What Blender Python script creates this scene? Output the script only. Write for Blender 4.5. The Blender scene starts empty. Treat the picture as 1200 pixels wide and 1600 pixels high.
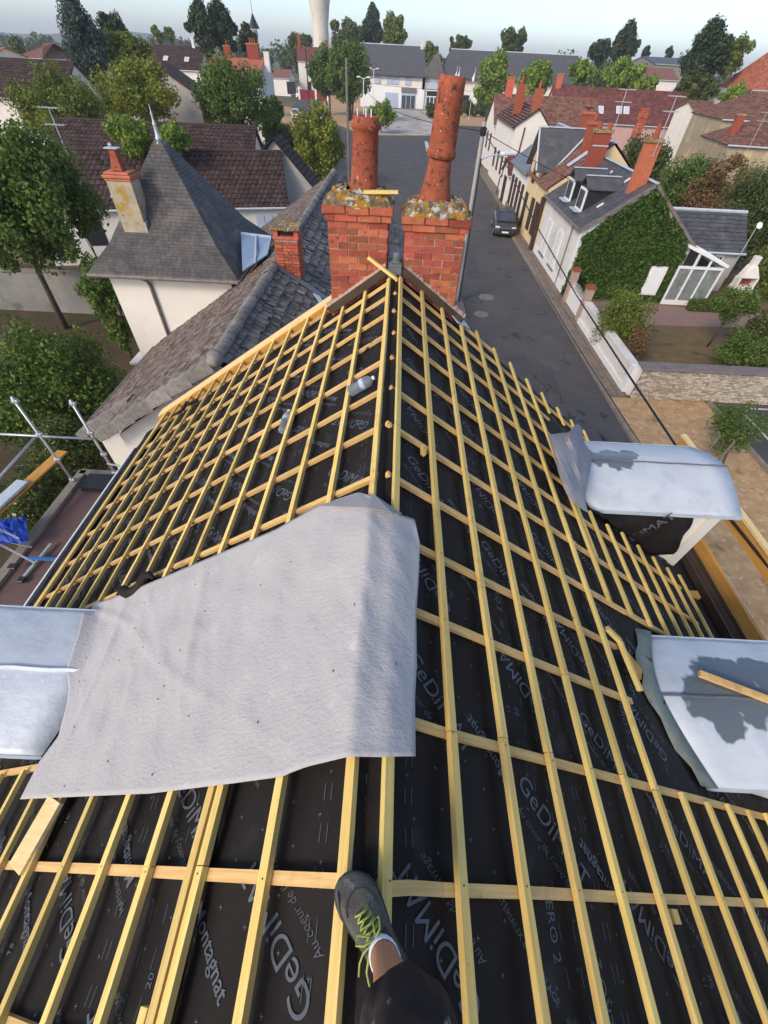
import bpy, math, random
import numpy as np
from mathutils import Vector, Matrix
rnd = random.Random(7)
S = bpy.context.scene
COL = S.collection
R = math.radians
# ------------------------------------------------------------------ camera
H = 9.2
YAW, PITCH, ROLL, FPX = R(0.2), R(48.0), R(3.03), 641.0
fw = Vector((math.sin(YAW)*math.cos(PITCH), math.cos(YAW)*math.cos(PITCH), -math.sin(PITCH)))
rt0 = Vector((math.cos(YAW), -math.sin(YAW), 0)); up0 = rt0.cross(fw)
rt = rt0*math.cos(ROLL)+up0*math.sin(ROLL); up = -rt0*math.sin(ROLL)+up0*math.cos(ROLL)
cd = bpy.data.cameras.new('camera'); cam = bpy.data.objects.new('camera', cd); COL.objects.link(cam)
m = Matrix((rt, up, -fw)).transposed().to_4x4(); m.translation = (0, 0, H); cam.matrix_world = m
cd.sensor_fit = 'VERTICAL'; cd.sensor_height = 24.0; cd.lens = 24.0*FPX/1600.0
cd.clip_start = 0.05; cd.clip_end = 6000
S.camera = cam
CAM = Vector((0, 0, H))
# ------------------------------------------------------------------ light
SUN_EL, SUN_AZ = R(34), R(222)      # azimuth clockwise from +Y
w = bpy.data.worlds.new("World"); S.world = w; w.use_nodes = True
nt = w.node_tree; bg = nt.nodes['Background']
sky = nt.nodes.new('ShaderNodeTexSky'); sky.sky_type = 'NISHITA'; sky.sun_disc = False
sky.sun_elevation = SUN_EL; sky.sun_rotation = SUN_AZ; sky.air_density = 0.68; sky.dust_density = 1.3; sky.ozone_density = 0.4
nt.links.new(sky.outputs[0], bg.inputs[0]); bg.inputs[1].default_value = 0.15
ld = bpy.data.lights.new('sun', 'SUN'); ld.energy = 1.1; ld.angle = R(14); ld.color = (1, .86, .68)
sun = bpy.data.objects.new('sun', ld); COL.objects.link(sun)
sd = Vector((math.sin(SUN_AZ)*math.cos(SUN_EL), math.cos(SUN_AZ)*math.cos(SUN_EL), math.sin(SUN_EL)))
sun.rotation_euler = sd.to_track_quat('Z', 'Y').to_euler()
S.view_settings.view_transform = 'Standard'; S.view_settings.look = 'None'
S.view_settings.exposure = 0.80; S.view_settings.gamma = 1.0; S.view_settings.use_curve_mapping = False
# ------------------------------------------------------------------ measuring helpers
def ray(u, v): return rt*((u-600)/FPX) - up*((v-800)/FPX) + fw
def at(u, v, z=0.0):
    d = ray(u, v); return CAM + d*((z-H)/d.z)
def ay(u, v, Y):
    d = ray(u, v); return CAM + d*(Y/d.y)
def ax(u, v, X):
    d = ray(u, v); return CAM + d*(X/d.x)
def pr(P):
    d = Vector(P)-CAM; z = d.dot(fw); return (600+FPX*d.dot(rt)/z, 800-FPX*d.dot(up)/z)
# ------------------------------------------------------------------ materials
ALB = 1.2
def mat(name, c1, c2=None, scale=5.0, rough=.8, bump=0.0, bscale=None, metal=0.0, spots=None, isl=0.0, orand=0.0,
        stretch=(1, 1, 1), detail=5, trans=0.0, spec=.3, spots2=None, wet=None, bstretch=None, bdist=.02, world=False):
    M = bpy.data.materials.new(name); M.use_nodes = True
    n = M.node_tree.nodes; l = M.node_tree.links; b = n['Principled BSDF']
    b.inputs['Roughness'].default_value = rough; b.inputs['Metallic'].default_value = metal
    b.inputs['Specular IOR Level'].default_value = spec
    tc = n.new('ShaderNodeTexCoord'); mp = n.new('ShaderNodeMapping'); mp.inputs['Scale'].default_value = stretch
    OB = n.new('ShaderNodeNewGeometry').outputs['Position'] if world else tc.outputs['Object']
    l.new(OB, mp.inputs[0])
    def noise(sc, src=None, det=detail, dist=0):
        t = n.new('ShaderNodeTexNoise'); t.inputs['Scale'].default_value = sc; t.inputs['Detail'].default_value = det
        t.inputs['Roughness'].default_value = .62; t.inputs['Distortion'].default_value = dist
        l.new(src or mp.outputs[0], t.inputs['Vector']); return t.outputs['Fac']
    def ramp(src, a, bb):
        r = n.new('ShaderNodeMapRange'); r.inputs[1].default_value = a; r.inputs[2].default_value = bb
        l.new(src, r.inputs[0]); return r.outputs[0]
    def mix(f, x, y, mode='MIX'):
        k = n.new('ShaderNodeMix'); k.data_type = 'RGBA'; k.blend_type = mode
        if isinstance(f, float): k.inputs[0].default_value = f
        else: l.new(f, k.inputs[0])
        for i, q in ((6, x), (7, y)):
            if isinstance(q, tuple): k.inputs[i].default_value = q+(1,)
            else: l.new(q, k.inputs[i])
        return k.outputs[2]
    c2 = c2 or tuple(v*.8 for v in c1)
    gn = lambda c: tuple(min(.86, v*ALB) for v in c)
    c1, c2 = gn(c1), gn(c2)
    spots = (gn(spots[0]),)+tuple(spots[1:]) if spots else None; spots2 = (gn(spots2[0]),)+tuple(spots2[1:]) if spots2 else None
    col = mix(ramp(noise(scale), .35, .65), c1, c2)
    for k, src in ((isl, 'isl'), (orand, 'obj')):
        if k:
            if src == 'isl': o = n.new('ShaderNodeNewGeometry').outputs['Random Per Island']
            else: o = n.new('ShaderNodeObjectInfo').outputs['Random']
            r = n.new('ShaderNodeMapRange'); r.inputs[3].default_value = 1-k; r.inputs[4].default_value = 1+k
            l.new(o, r.inputs[0])
            hs = n.new('ShaderNodeHueSaturation'); l.new(col, hs.inputs['Color']); l.new(r.outputs[0], hs.inputs['Value'])
            wn = n.new('ShaderNodeTexWhiteNoise'); wn.noise_dimensions = '1D'; l.new(o, wn.inputs['W'])
            r2 = n.new('ShaderNodeMapRange'); r2.inputs[3].default_value = .5-.03*k; r2.inputs[4].default_value = .5+.03*k
            l.new(wn.outputs['Value'], r2.inputs[0]); l.new(r2.outputs[0], hs.inputs['Hue'])
            col = hs.outputs[0]
    ob = OB
    for sp in (spots, spots2):
        if sp:  # (colour, scale, threshold, softness)
            col = mix(ramp(noise(sp[1], ob, 7), sp[2], sp[2]+sp[3]), col, sp[0])
    if wet:      # list of (x,y,z,r) blobs in object space, (colour, rough)
        blobs, wc, wr = wet
        nz = n.new('ShaderNodeTexNoise'); nz.inputs['Scale'].default_value = 7; nz.inputs['Detail'].default_value = 2; l.new(ob, nz.inputs['Vector'])
        best = None
        for (x, y, z, rr) in blobs:
            d = n.new('ShaderNodeVectorMath'); d.operation = 'DISTANCE'; l.new(ob, d.inputs[0]); d.inputs[1].default_value = (x, y, z)
            q = n.new('ShaderNodeMath'); q.operation = 'DIVIDE'; l.new(d.outputs['Value'], q.inputs[0]); q.inputs[1].default_value = rr
            if best is None: best = q.outputs[0]
            else:
                mn = n.new('ShaderNodeMath'); mn.operation = 'MINIMUM'; l.new(best, mn.inputs[0]); l.new(q.outputs[0], mn.inputs[1]); best = mn.outputs[0]
        ad = n.new('ShaderNodeMath'); ad.operation = 'MULTIPLY_ADD'; l.new(nz.outputs['Fac'], ad.inputs[0]); ad.inputs[1].default_value = 1.3; l.new(best, ad.inputs[2])
        f = ramp(ad.outputs[0], 1.72, 1.58)
        col = mix(f, col, wc)
        mr = n.new('ShaderNodeMapRange'); l.new(f, mr.inputs[0]); mr.inputs[3].default_value = rough; mr.inputs[4].default_value = wr
        l.new(mr.outputs[0], b.inputs['Roughness'])
    l.new(col, b.inputs['Base Color'])
    if bump:
        bp = n.new('ShaderNodeBump'); bp.inputs['Strength'].default_value = bump; bp.inputs['Distance'].default_value = bdist
        src = mp.outputs[0]
        if bstretch:
            mp2 = n.new('ShaderNodeMapping'); mp2.inputs['Scale'].default_value = bstretch; l.new(ob, mp2.inputs[0]); src = mp2.outputs[0]
        l.new(noise(bscale or scale*4, src), bp.inputs['Height']); l.new(bp.outputs[0], b.inputs['Normal'])
    if trans:
        o = n['Material Output']; tr = n.new('ShaderNodeBsdfTranslucent'); l.new(col, tr.inputs[0])
        mx = n.new('ShaderNodeMixShader'); mx.inputs[0].default_value = trans
        l.new(b.outputs[0], mx.inputs[1]); l.new(tr.outputs[0], mx.inputs[2]); l.new(mx.outputs[0], o.inputs[0])
    return M
M = {}
M['lath'] = mat('lath_wood', (.74, .54, .19), (.62, .42, .12), 2, .65, .2, 6, stretch=(34, 1.2, 34), orand=.18, spots=((.3, .17, .06), 18, .68, .05), spots2=((.52, .34, .12), 3.5, .60, .10))
M['clath'] = mat('counter_lath_wood', (.68, .45, .18), (.56, .34, .12), 2, .7, .15, 6, stretch=(2, 40, 2), orand=.14, spots=((.28, .15, .06), 16, .66, .05), spots2=((.46, .27, .11), 3, .58, .12))
M['board'] = mat('pale_board', (.72, .54, .28), (.62, .44, .19), 2, .7, .12, 6, stretch=(3, 22, 3), orand=.08, spots=((.30, .16, .06), 7, .73, .03))
M['plank'] = mat('ochre_plank', (.56, .30, .07), (.46, .23, .05), 2, .7, .15, 6, stretch=(22, 1.5, 22), orand=.08, spots=((.25, .12, .04), 6, .70, .04))
M['underlay'] = mat('black_underlay', (.0125, .0098, .0085), (.0175, .0145, .013), 3, .66, .6, 5, spec=.16, spots=((.035, .033, .032), 5, .58, .2), bdist=.012)
M['print'] = mat('grey_blue_ink', (.112, .125, .142), (.070, .080, .094), 9, .7)
M['tarp'] = mat('grey_tarp', (.42, .40, .38), (.385, .37, .36), 1.2, .75, .75, 36, spots=((.39, .38, .385), 2.2, .56, .2), stretch=(1, 1.6, 1), bdist=.008, spec=.15, spots2=((.47, .455, .44), 9, .62, .12))
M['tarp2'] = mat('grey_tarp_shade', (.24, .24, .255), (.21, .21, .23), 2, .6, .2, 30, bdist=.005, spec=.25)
M['rope'] = mat('lead', (.15, .16, .17), (.09, .10, .10), 12, .5, .4, 20)
M['brick'] = mat('chimney_brick', (.40, .105, .056), (.30, .075, .042), 9, .85, .6, 60, orand=.38, spots=((.12, .06, .045), 14, .60, .08), spots2=((.55, .30, .20), 22, .66, .05), bdist=.01, world=True)
M['mortar'] = mat('mortar', (.44, .33, .26), (.32, .235, .18), 18, .95, .6, 60, spots=((.10, .08, .06), 9, .6, .08))
M['moss'] = mat('mossy_cap', (.10, .075, .04), (.26, .20, .13), 16, .95, 1, 45, spots=((.36, .19, .02), 8, .50, .06), spots2=((.48, .47, .42), 13, .56, .04), bdist=.03)
M['terra'] = mat('terracotta_pot', (.33, .088, .045), (.22, .058, .03), 5, .9, .6, 60, spots=((.06, .035, .025), 20, .54, .10), spots2=((.55, .45, .36), 38, .63, .06), world=True, bdist=.01)
M['zinc'] = mat('zinc_sheet', (.50, .545, .58), (.42, .465, .51), 3, .42, .25, 6, metal=.05, spots=((.35, .41, .47), 10, .60, .15), bdist=.02)
M['zincb'] = mat('zinc_blue', (.27, .36, .46), (.23, .31, .40), 3, .45, .15, 6, metal=.2)
M['brown_metal'] = mat('brown_metal', (.085, .055, .04), (.06, .04, .03), 4, .5, .1)
M['gut'] = mat('gutter_paint', (.14, .105, .09), (.20, .17, .155), 6, .55, .1)
M['white_r'] = mat('white_render', (.66, .63, .58), (.54, .52, .475), .8, .9, .3, 60, spots=((.45, .42, .37), 1.4, .56, .15), bdist=.005)
M['cream_r'] = mat('cream_render', (.70, .655, .585), (.65, .605, .535), .8, .9, .3, 50, spots=((.62, .57, .49), 1.2, .56, .2), bdist=.005)
M['ochre_r'] = mat('ochre_old_wall', (.36, .29, .19), (.27, .22, .15), 1.2, .9, .4, 30, spots=((.50, .38, .2), .6, .55, .1))
M['yellow_r'] = mat('yellow_render', (.66, .50, .29), (.60, .45, .26), .8, .9, .2, 50, spots=((.42, .32, .2), 1.2, .60, .15), bdist=.005)
M['grey_r'] = mat('grey_render', (.40, .38, .355), (.33, .315, .295), .7, .9, .3, 40, spots=((.24, .23, .22), 1.0, .55, .15), bdist=.005)
M['shade_wall'] = mat('shaded_stained_wall', (.24, .23, .215), (.17, .165, .155), .7, .95, .4, 30, spots=((.11, .11, .09), 1.1, .55, .12))  # grey render with shade put into its base colour; spots are stains
M['pink_r'] = mat('pink_render', (.50, .31, .29), (.46, .28, .26), .7, .9)
M['stone_r'] = mat('old_chimney_render', (.42, .36, .26), (.32, .27, .19), 4, .95, .5, 30, spots=((.33, .22, .05), 3.2, .50, .12), spots2=((.12, .10, .08), 6, .6, .1))
M['slate'] = mat('slate', (.098, .090, .086), (.066, .062, .060), 2.0, .7, .3, 30, isl=.16, spots=((.15, .125, .105), 1.6, .52, .2), spots2=((.34, .33, .30), 11, .70, .03))
M['slate2'] = mat('street_slate', (.085, .085, .092), (.062, .062, .068), 2.0, .55, .2, 30, isl=.2, spots=((.15, .14, .13), 1.2, .58, .18))
M['lslate'] = mat('weathered_tile', (.19, .168, .148), (.105, .092, .082), 5.0, .85, .6, 40, isl=.35, spots=((.05, .045, .04), 6, .58, .08), spots2=((.36, .35, .32), 14, .66, .04))
M['ftile'] = mat('flat_tile_lichen', (.165, .12, .095), (.10, .074, .062), 4, .95, .6, 40, isl=.4, spots=((.24, .20, .17), 5, .52, .1), spots2=((.34, .30, .26), 17, .66, .04))
M['ridge'] = mat('ridge_tile', (.26, .235, .21), (.17, .155, .14), 7, .95, .7, 40, orand=.25, spots=((.07, .06, .05), 9, .58, .08), spots2=((.38, .36, .32), 15, .66, .04))
M['dtile'] = mat('dark_brown_tile', (.060, .036, .031), (.036, .023, .021), 4, .75, .3, 30, isl=.35, spots=((.12, .08, .07), 6, .60, .1))
M['dtile2'] = mat('dark_tile_batten_gap', (.02, .014, .013), None, 4, .9)
M['rtile'] = mat('red_tile', (.155, .056, .046), (.115, .042, .036), 1.5, .8, .3, 30, isl=.3, spots=((.10, .045, .04), 1.0, .55, .15))
M['otile'] = mat('orange_tile', (.40, .13, .07), (.30, .10, .06), 3, .85, .3, 30, isl=.3)
M['btile'] = mat('brown_tile', (.20, .10, .07), (.14, .07, .05), 2, .85, .3, 30, isl=.35, spots=((.26, .16, .12), 2.5, .56, .15))
M['asphalt'] = mat('asphalt', (.090, .083, .080), (.073, .068, .066), .6, .85, .3, 120, spots=((.095, .092, .092), .35, .55, .1), spots2=((.045, .045, .048), .9, .60, .04), bdist=.004)
M['asphalt2'] = mat('dark_asphalt', (.075, .072, .073), (.062, .06, .062), 1, .9, .3, 90, bdist=.004)
M['pave'] = mat('pavement', (.21, .165, .125), (.15, .12, .095), 2.2, .9, .4, 60, spots=((.09, .075, .06), 3, .56, .1), spots2=((.30, .26, .22), 7, .62, .05), bdist=.005)
M['kerb'] = mat('kerb_stone', (.25, .22, .185), (.18, .155, .13), 4, .9, .3, 40)
M['drygrass'] = mat('dry_grass', (.48, .31, .165), (.34, .215, .105), 2.4, .95, .9, 30, spots=((.55, .40, .25), 5, .55, .12), spots2=((.17, .13, .055), 1.4, .58, .12), detail=9)
M['lawn'] = mat('parched_lawn', (.17, .115, .055), (.12, .085, .04), 1.6, .95, .9, 30, spots=((.055, .06, .02), 1.1, .56, .12), spots2=((.17, .12, .06), 6, .62, .1), detail=9)
M['earth'] = mat('ground_far', (.14, .115, .06), (.09, .085, .04), .05, .95, spots=((.05, .07, .025), .03, .5, .1))
M['dark_lawn'] = mat('garden_earth', (.085, .055, .03), (.055, .04, .022), .8, .95, .8, 20, spots=((.045, .055, .018), .5, .5, .15), detail=9)  # dark brown garden ground with green patches
M['path'] = mat('pink_gravel', (.26, .17, .14), (.21, .135, .115), 3, .95, .6, 60)
M['plaza'] = mat('plaza_paving', (.46, .42, .37), (.34, .31, .27), .25, .9, .3, 30, stretch=(1, .5, 1), spots=((.20, .18, .155), .5, .55, .05), detail=8)
M['stone'] = mat('wall_stone', (.46, .40, .32), (.35, .30, .23), 7, .95, .6, 40, isl=.35, spots=((.26, .23, .19), 4, .6, .1))
M['coping'] = mat('coping_stone', (.19, .165, .155), (.14, .12, .115), 3, .95, .6, 30, spots=((.42, .38, .32), 5, .66, .04), spots2=((.08, .07, .06), 4, .6, .1))
M['white'] = mat('white_paint', (.74, .74, .72), (.70, .70, .68), 3, .5)
M['road_white'] = mat('road_paint', (.55, .54, .51), (.40, .39, .37), 5, .8)
M['ivy_stem'] = mat('ivy_stems', (.035, .05, .015), (.025, .035, .012), 4, .9)
M['dark'] = mat('dark_opening', (.025, .026, .03), (.02, .02, .023), 3, .35)
M['glass'] = mat('window_glass', (.06, .075, .09), (.045, .055, .07), 2, .12, spec=.6)
M['shutter_b'] = mat('blue_grey_shutter', (.38, .44, .54), (.35, .41, .50), 3, .6)
M['shutter_d'] = mat('brown_shutter', (.06, .035, .028), (.05, .03, .024), 3, .6)
M['terrace'] = mat('brown_flat_roof', (.135, .082, .072), (.115, .07, .062), 2, .8, .15, 30, spots=((.09, .058, .052), 2.2, .55, .15), spots2=((.24, .18, .16), 9, .72, .04))
M['steel'] = mat('galvanised_tube', (.50, .52, .53), (.40, .42, .43), 9, .4, .2, 30, metal=.5)
M['blue'] = mat('blue_paint', (.02, .07, .42), (.015, .05, .32), 4, .5)
M['lblue'] = mat('light_blue_strap', (.06, .22, .50), None, 4, .5)
M['bark'] = mat('bark', (.11, .085, .065), (.07, .055, .042), 9, .95, .6, 30)
M['cable'] = mat('black_cable', (.02, .02, .022), None, 5, .5)
M['conc'] = mat('concrete', (.36, .34, .31), (.30, .285, .26), 1, .9, .2, 30)
M['towerc'] = mat('tower_concrete', (.62, .56, .48), (.54, .49, .42), .15, .9, stretch=(1, 1, .3), spots=((.50, .44, .37), .25, .55, .1))
M['skin'] = mat('skin', (.42, .20, .12), (.36, .165, .095), 14, .5, .25, 90, spots=((.30, .13, .08), 9, .62, .1), bdist=.003)
M['cloth'] = mat('dark_work_shorts', (.030, .022, .020), (.018, .013, .012), 14, .95, .6, 160, spots=((.26, .21, .15), 16, .62, .06), spots2=((.075, .055, .045), 8, .53, .1), bdist=.002)
M['shoe'] = mat('grey_suede', (.115, .108, .09), (.068, .064, .055), 34, .95, .8, 170, spots=((.18, .17, .15), 18, .60, .1), bdist=.004)
M['sole'] = mat('black_rubber', (.022, .022, .024), (.04, .04, .04), 30, .6, .3, 60)
M['lace'] = mat('lime_lace', (.33, .41, .10), (.25, .31, .07), 60, .8, .4, 200)
M['sock'] = mat('white_sock', (.72, .73, .76), (.62, .64, .68), 20, .9, .4, 150)
M['plastic'] = mat('clear_bottle', (.60, .66, .70), (.50, .56, .60), 12, .12, .5, 14, trans=.35, spec=.7)
_b = M['plastic'].node_tree.nodes['Principled BSDF']; _b.inputs['Transmission Weight'].default_value = .75; _b.inputs['IOR'].default_value = 1.2
M['car_g'] = mat('grey_car_paint', (.10, .095, .09), (.09, .085, .08), 2, .25, metal=.5, spec=.6)
M['car_w'] = mat('white_car_paint', (.72, .72, .72), None, 2, .3)
M['car_k'] = mat('blue_black_car_paint', (.03, .04, .06), None, 2, .3)
M['rub'] = mat('tyre', (.02, .02, .02), None, 4, .8)
M['lamp'] = mat('lamp_lens', (.75, .76, .75), None, 4, .15)
M['red'] = mat('dark_red_paint', (.22, .02, .03), None, 4, .5)
M['glass2'] = mat('veranda_glass', (.22, .24, .23), (.14, .155, .15), 2.5, .15, spec=.5, spots=((.34, .31, .25), 1.5, .58, .03))
def leafmat(name, a, b, t=.30):
    a = tuple(v*1.42 for v in a); b = tuple(v*1.5 for v in b)
    M[name] = mat(name, a, b, .5, .6, isl=.42, trans=t, spec=.15, spots=((a[0]*.75, a[1]*.8, a[2]*.8), 1.3, .55, .1))
leafmat('leaf_dark', (.075, .095, .028), (.048, .066, .02))
leafmat('leaf_mid', (0.085, 0.125, 0.026), (0.058, 0.09, 0.02))
leafmat('leaf_bright', (0.15, 0.205, 0.036), (0.11, 0.155, 0.028))
leafmat('leaf_olive', (0.12, 0.145, 0.028), (0.08, 0.105, 0.02))
leafmat('leaf_yel', (0.17, 0.18, 0.028), (0.10, 0.125, 0.022))
leafmat('leaf_blue', (0.07, 0.095, 0.078), (0.042, 0.062, 0.05))
leafmat('leaf_conif', (0.032, 0.048, 0.022), (0.02, 0.032, 0.015), .1)
leafmat('leaf_brown', (.17, .10, .045), (.12, .075, .035))
leafmat('leaf_ivy', (.062, .105, .022), (.042, .078, .017))
leafmat('petal', (.62, .60, .56), (.5, .48, .46))
# ------------------------------------------------------------------ object helpers
ORI = {}
class MB:
    def __init__(s): s.v = []; s.f = []
    def add(s, vs, fs):
        o = len(s.v); s.v += [tuple(p) for p in vs]; s.f += [tuple(i+o for i in q) for q in fs]; return s
    def box(s, c, d, Mx=None):
        vs = []
        for i in range(8):
            p = Vector(((i & 1)-.5, ((i >> 1) & 1)-.5, ((i >> 2) & 1)-.5))
            p = Vector((p.x*d[0], p.y*d[1], p.z*d[2]))
            if Mx is not None: p = Mx @ p
            vs.append(p+Vector(c))
        return s.add(vs, [(0, 2, 3, 1), (4, 5, 7, 6), (0, 1, 5, 4), (2, 6, 7, 3), (0, 4, 6, 2), (1, 3, 7, 5)])
    def beam(s, p0, p1, wd, th, upv=(0, 0, 1)):
        p0 = Vector(p0); p1 = Vector(p1); y = (p1-p0); L = y.length; y.normalize()
        u_ = Vector(upv); u_ = Vector((0, 1, 0)) if abs(y.dot(u_.normalized())) > .999 else u_; x = y.cross(u_).normalized(); z = x.cross(y)
        return s.box((p0+p1)/2, (wd, L, th), Matrix((x, y, z)).transposed())
    def tube(s, p0, p1, r0, r1=None, n=8, cap=True):
        return s.path([p0, p1], [r0, r0 if r1 is None else r1], n, cap)
    def path(s, ps, rs, n=8, cap=True):
        ps = [Vector(p) for p in ps]
        if not hasattr(rs, '__len__'): rs = [rs]*len(ps)
        vs = []; k = len(ps)
        ref = None
        for i, p in enumerate(ps):
            t = (ps[min(i+1, k-1)]-ps[max(i-1, 0)]).normalized()
            if ref is None: ref = t.orthogonal().normalized()
            a = (ref - t*ref.dot(t)); a = a.normalized() if a.length > 1e-6 else t.orthogonal().normalized(); ref = a; b = t.cross(a)
            for j in range(n):
                q = 2*math.pi*j/n; vs.append(p+(a*math.cos(q)+b*math.sin(q))*rs[i])
        fs = [(i*n+j, i*n+(j+1) % n, (i+1)*n+(j+1) % n, (i+1)*n+j) for i in range(k-1) for j in range(n)]
        if cap: fs += [tuple(range(n))[::-1], tuple(range((k-1)*n, k*n))]
        return s.add(vs, fs)
    def lathe(s, prof, c, n=20, tilt=None, cap=True):
        vs = []; c = Vector(c)
        for (r, z) in prof:
            for j in range(n):
                q = 2*math.pi*j/n; p = Vector((r*math.cos(q), r*math.sin(q), z))
                if tilt is not None: p = tilt @ p
                vs.append(c+p)
        k = len(prof)
        fs = [(i*n+j, i*n+(j+1) % n, (i+1)*n+(j+1) % n, (i+1)*n+j) for i in range(k-1) for j in range(n)]
        if cap: fs += [tuple(range(n))[::-1], tuple(range((k-1)*n, k*n))]
        return s.add(vs, fs)
    def prism(s, poly, d):
        d = Vector(d); n = len(poly); vs = [Vector(p) for p in poly]+[Vector(p)+d for p in poly]
        return s.add(vs, [tuple(range(n))[::-1], tuple(range(n, 2*n))]+[(i, (i+1) % n, n+(i+1) % n, n+i) for i in range(n)])
    def grid(s, P, closed=False):
        r = len(P); c = len(P[0]); vs = [p for row in P for p in row]
        return s.add(vs, [(i*c+j, i*c+j+1, (i+1)*c+j+1, (i+1)*c+j) for i in range(r-1) for j in range(c-1)])
    def loft(s, secs, cap=True):
        n = len(secs[0]); k = len(secs); vs = [p for q in secs for p in q]
        fs = [(i*n+j, i*n+(j+1) % n, (i+1)*n+(j+1) % n, (i+1)*n+j) for i in range(k-1) for j in range(n)]
        if cap: fs += [tuple(range(n))[::-1], tuple(range((k-1)*n, k*n))]
        return s.add(vs, fs)
    def build(s, name, ma, parent=None, world=True, smooth=False, solid=0, sub=0, bevel=0):
        me = bpy.data.meshes.new(name)
        o3 = ORI.get(parent.name, Vector()) if (parent is not None and world) else Vector()
        me.from_pydata([(p[0]-o3[0], p[1]-o3[1], p[2]-o3[2]) for p in s.v], [], s.f)
        import bmesh
        bm = bmesh.new(); bm.from_mesh(me); bmesh.ops.recalc_face_normals(bm, faces=bm.faces); bm.to_mesh(me); bm.free()
        me.materials.append(M[ma] if isinstance(ma, str) else ma)
        if smooth: me.polygons.foreach_set('use_smooth', [True]*len(me.polygons))
        o = bpy.data.objects.new(name, me); COL.objects.link(o)
        if parent is not None: o.parent = parent; ORI[o.name] = ORI.get(parent.name, Vector())
        if bevel: q = o.modifiers.new('bevel', 'BEVEL'); q.width = bevel; q.segments = 1; q.limit_method = 'ANGLE'
        if solid: q = o.modifiers.new('solid', 'SOLIDIFY'); q.thickness = solid; q.offset = 0
        if sub: q = o.modifiers.new('sub', 'SUBSURF'); q.levels = q.render_levels = sub
        return o
def tag(o, label=None, cat=None, group=None, kind=None):
    for k, v in (('label', label), ('category', cat), ('group', group), ('kind', kind)):
        if v: o[k] = v
    return o
def thing(name, label, cat, loc=(0, 0, 0), rz=0, group=None):
    o = bpy.data.objects.new(name, None); COL.objects.link(o); o.location = loc; o.rotation_euler = (0, 0, rz)
    o.empty_display_size = .1; ORI[o.name] = Vector(loc); return tag(o, label, cat, group)
def inst(name, me, parent, loc=(0, 0, 0), rot=(0, 0, 0), sc=(1, 1, 1)):
    o = bpy.data.objects.new(name, me); COL.objects.link(o); o.parent = parent; o.location = loc; o.rotation_euler = rot; o.scale = sc
    if parent is not None: ORI[o.name] = ORI.get(parent.name, Vector())
    return o
def copy_tree(o, parent=None):
    c = o.copy(); COL.objects.link(c); c.parent = parent
    for ch in o.children: copy_tree(ch, c)
    return c
# tiles laid over the patch A-B (bottom edge) / D-C (top edge)
def tiles(A, B, C_, D, th, tw, thick=.02, jit=.15, stagger=True, lift=.02, roll=0.0, rg=rnd, gap=.04):
    A, B, C_, D = map(Vector, (A, B, C_, D))
    mb = MB(); n = (B-A).cross(D-A).normalized()
    if n.z < 0: n = -n
    Ls = ((D-A).length+(C_-B).length)/2; rows = max(1, round(Ls/th)); dv = 1/rows
    for r in range(rows):
        v0 = r*dv; v1 = min(1, v0+dv*1.12)
        L0 = A.lerp(D, v0); R0 = B.lerp(C_, v0); L1 = A.lerp(D, v1); R1 = B.lerp(C_, v1)
        wd = (R0-L0).length
        if wd < .05: continue
        cols = max(1, round(wd/tw)); off = .5 if (stagger and r % 2) else 0
        for c in range(-1 if off else 0, cols):
            u0 = max(0, (c+off)/cols); u1 = min(1, (c+1+off)/cols)
            if u1-u0 < .15/cols: continue
            g = gap*(u1-u0); u0 += g*.5; u1 -= g*.5
            h0 = n*(thick+lift*rg.uniform(1-jit, 1+jit)); h1 = n*thick*.35
            dj = (L1-L0)*(rg.uniform(-jit, jit)*.12)
            p = [L0.lerp(R0, u0)+dj, L0.lerp(R0, u1)+dj, L1.lerp(R1, u1), L1.lerp(R1, u0)]
            lo = [p[0]+h0-n*thick, p[1]+h0-n*thick, p[1]+h0, p[0]+h0, p[2]+h1, p[3]+h1]
            if roll:
                m0 = (p[0]+p[1])/2+h0+n*roll; m1 = (p[2]+p[3])/2+h1+n*roll
                mb.add(lo+[m0, m1], [(0, 1, 2, 6, 3), (3, 6, 7, 5), (6, 2, 4, 7)])
            else:
                mb.add(lo, [(0, 1, 2, 3), (3, 2, 4, 5), (1, 4, 2), (0, 3, 5)])
    return mb
# ================================================================== the ground
def sheet(name, pts, z, ma, kind='structure'):
    mb = MB(); mb.add([(p[0], p[1], z) for p in pts], [tuple(range(len(pts)))]); o = mb.build(name, ma)
    if kind: o['kind'] = kind
    return o
sheet('ground', [(-2600, -500), (2600, -500), (2600, 2900), (-2600, 2900)], -.012, 'earth')
sheet('road', [(3.9, -20), (9.12, -20), (9.12, 46), (9.8, 60), (14.5, 90), (22, 104), (60, 104), (60, 118), (6, 116), (4.0, 96), (-4, 92), (-7.5, 92), (-14, 110), (-22.5, 150), (-26, 196), (-32, 196), (-27.5, 140), (-17, 92), (-12, 62), (-6, 45), (0, 33), (3.9, 26)], 0, 'asphalt')
sheet('garden_ground', [(-60, -10), (-4, -10), (-4, 27), (-60, 27)], -.004, 'dark_lawn')
sheet('left_yard', [(-45, 36), (-8, 36), (-12, 62), (-17, 92), (-27.5, 140), (-70, 140)], -.006, 'drygrass')
sheet('grass_verge', [(-7.6, 97), (-14.2, 112), (-21.8, 150), (-24, 190), (-14, 190), (-9, 140), (-7, 112)], .004, 'drygrass')
sheet('plaza', [(-6.6, 94.5), (6.5, 99.5), (9, 150), (-10, 150)], .008, 'plaza')
sheet('plaza_edge_grass', [(7, 118), (60, 121), (60, 150), (10, 150)], .004, 'drygrass')
sheet('grass_strip', [(9.15, -20), (13.2, -20), (13.2, 15.38), (9.15, 15.38)], .004, 'drygrass')
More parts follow.
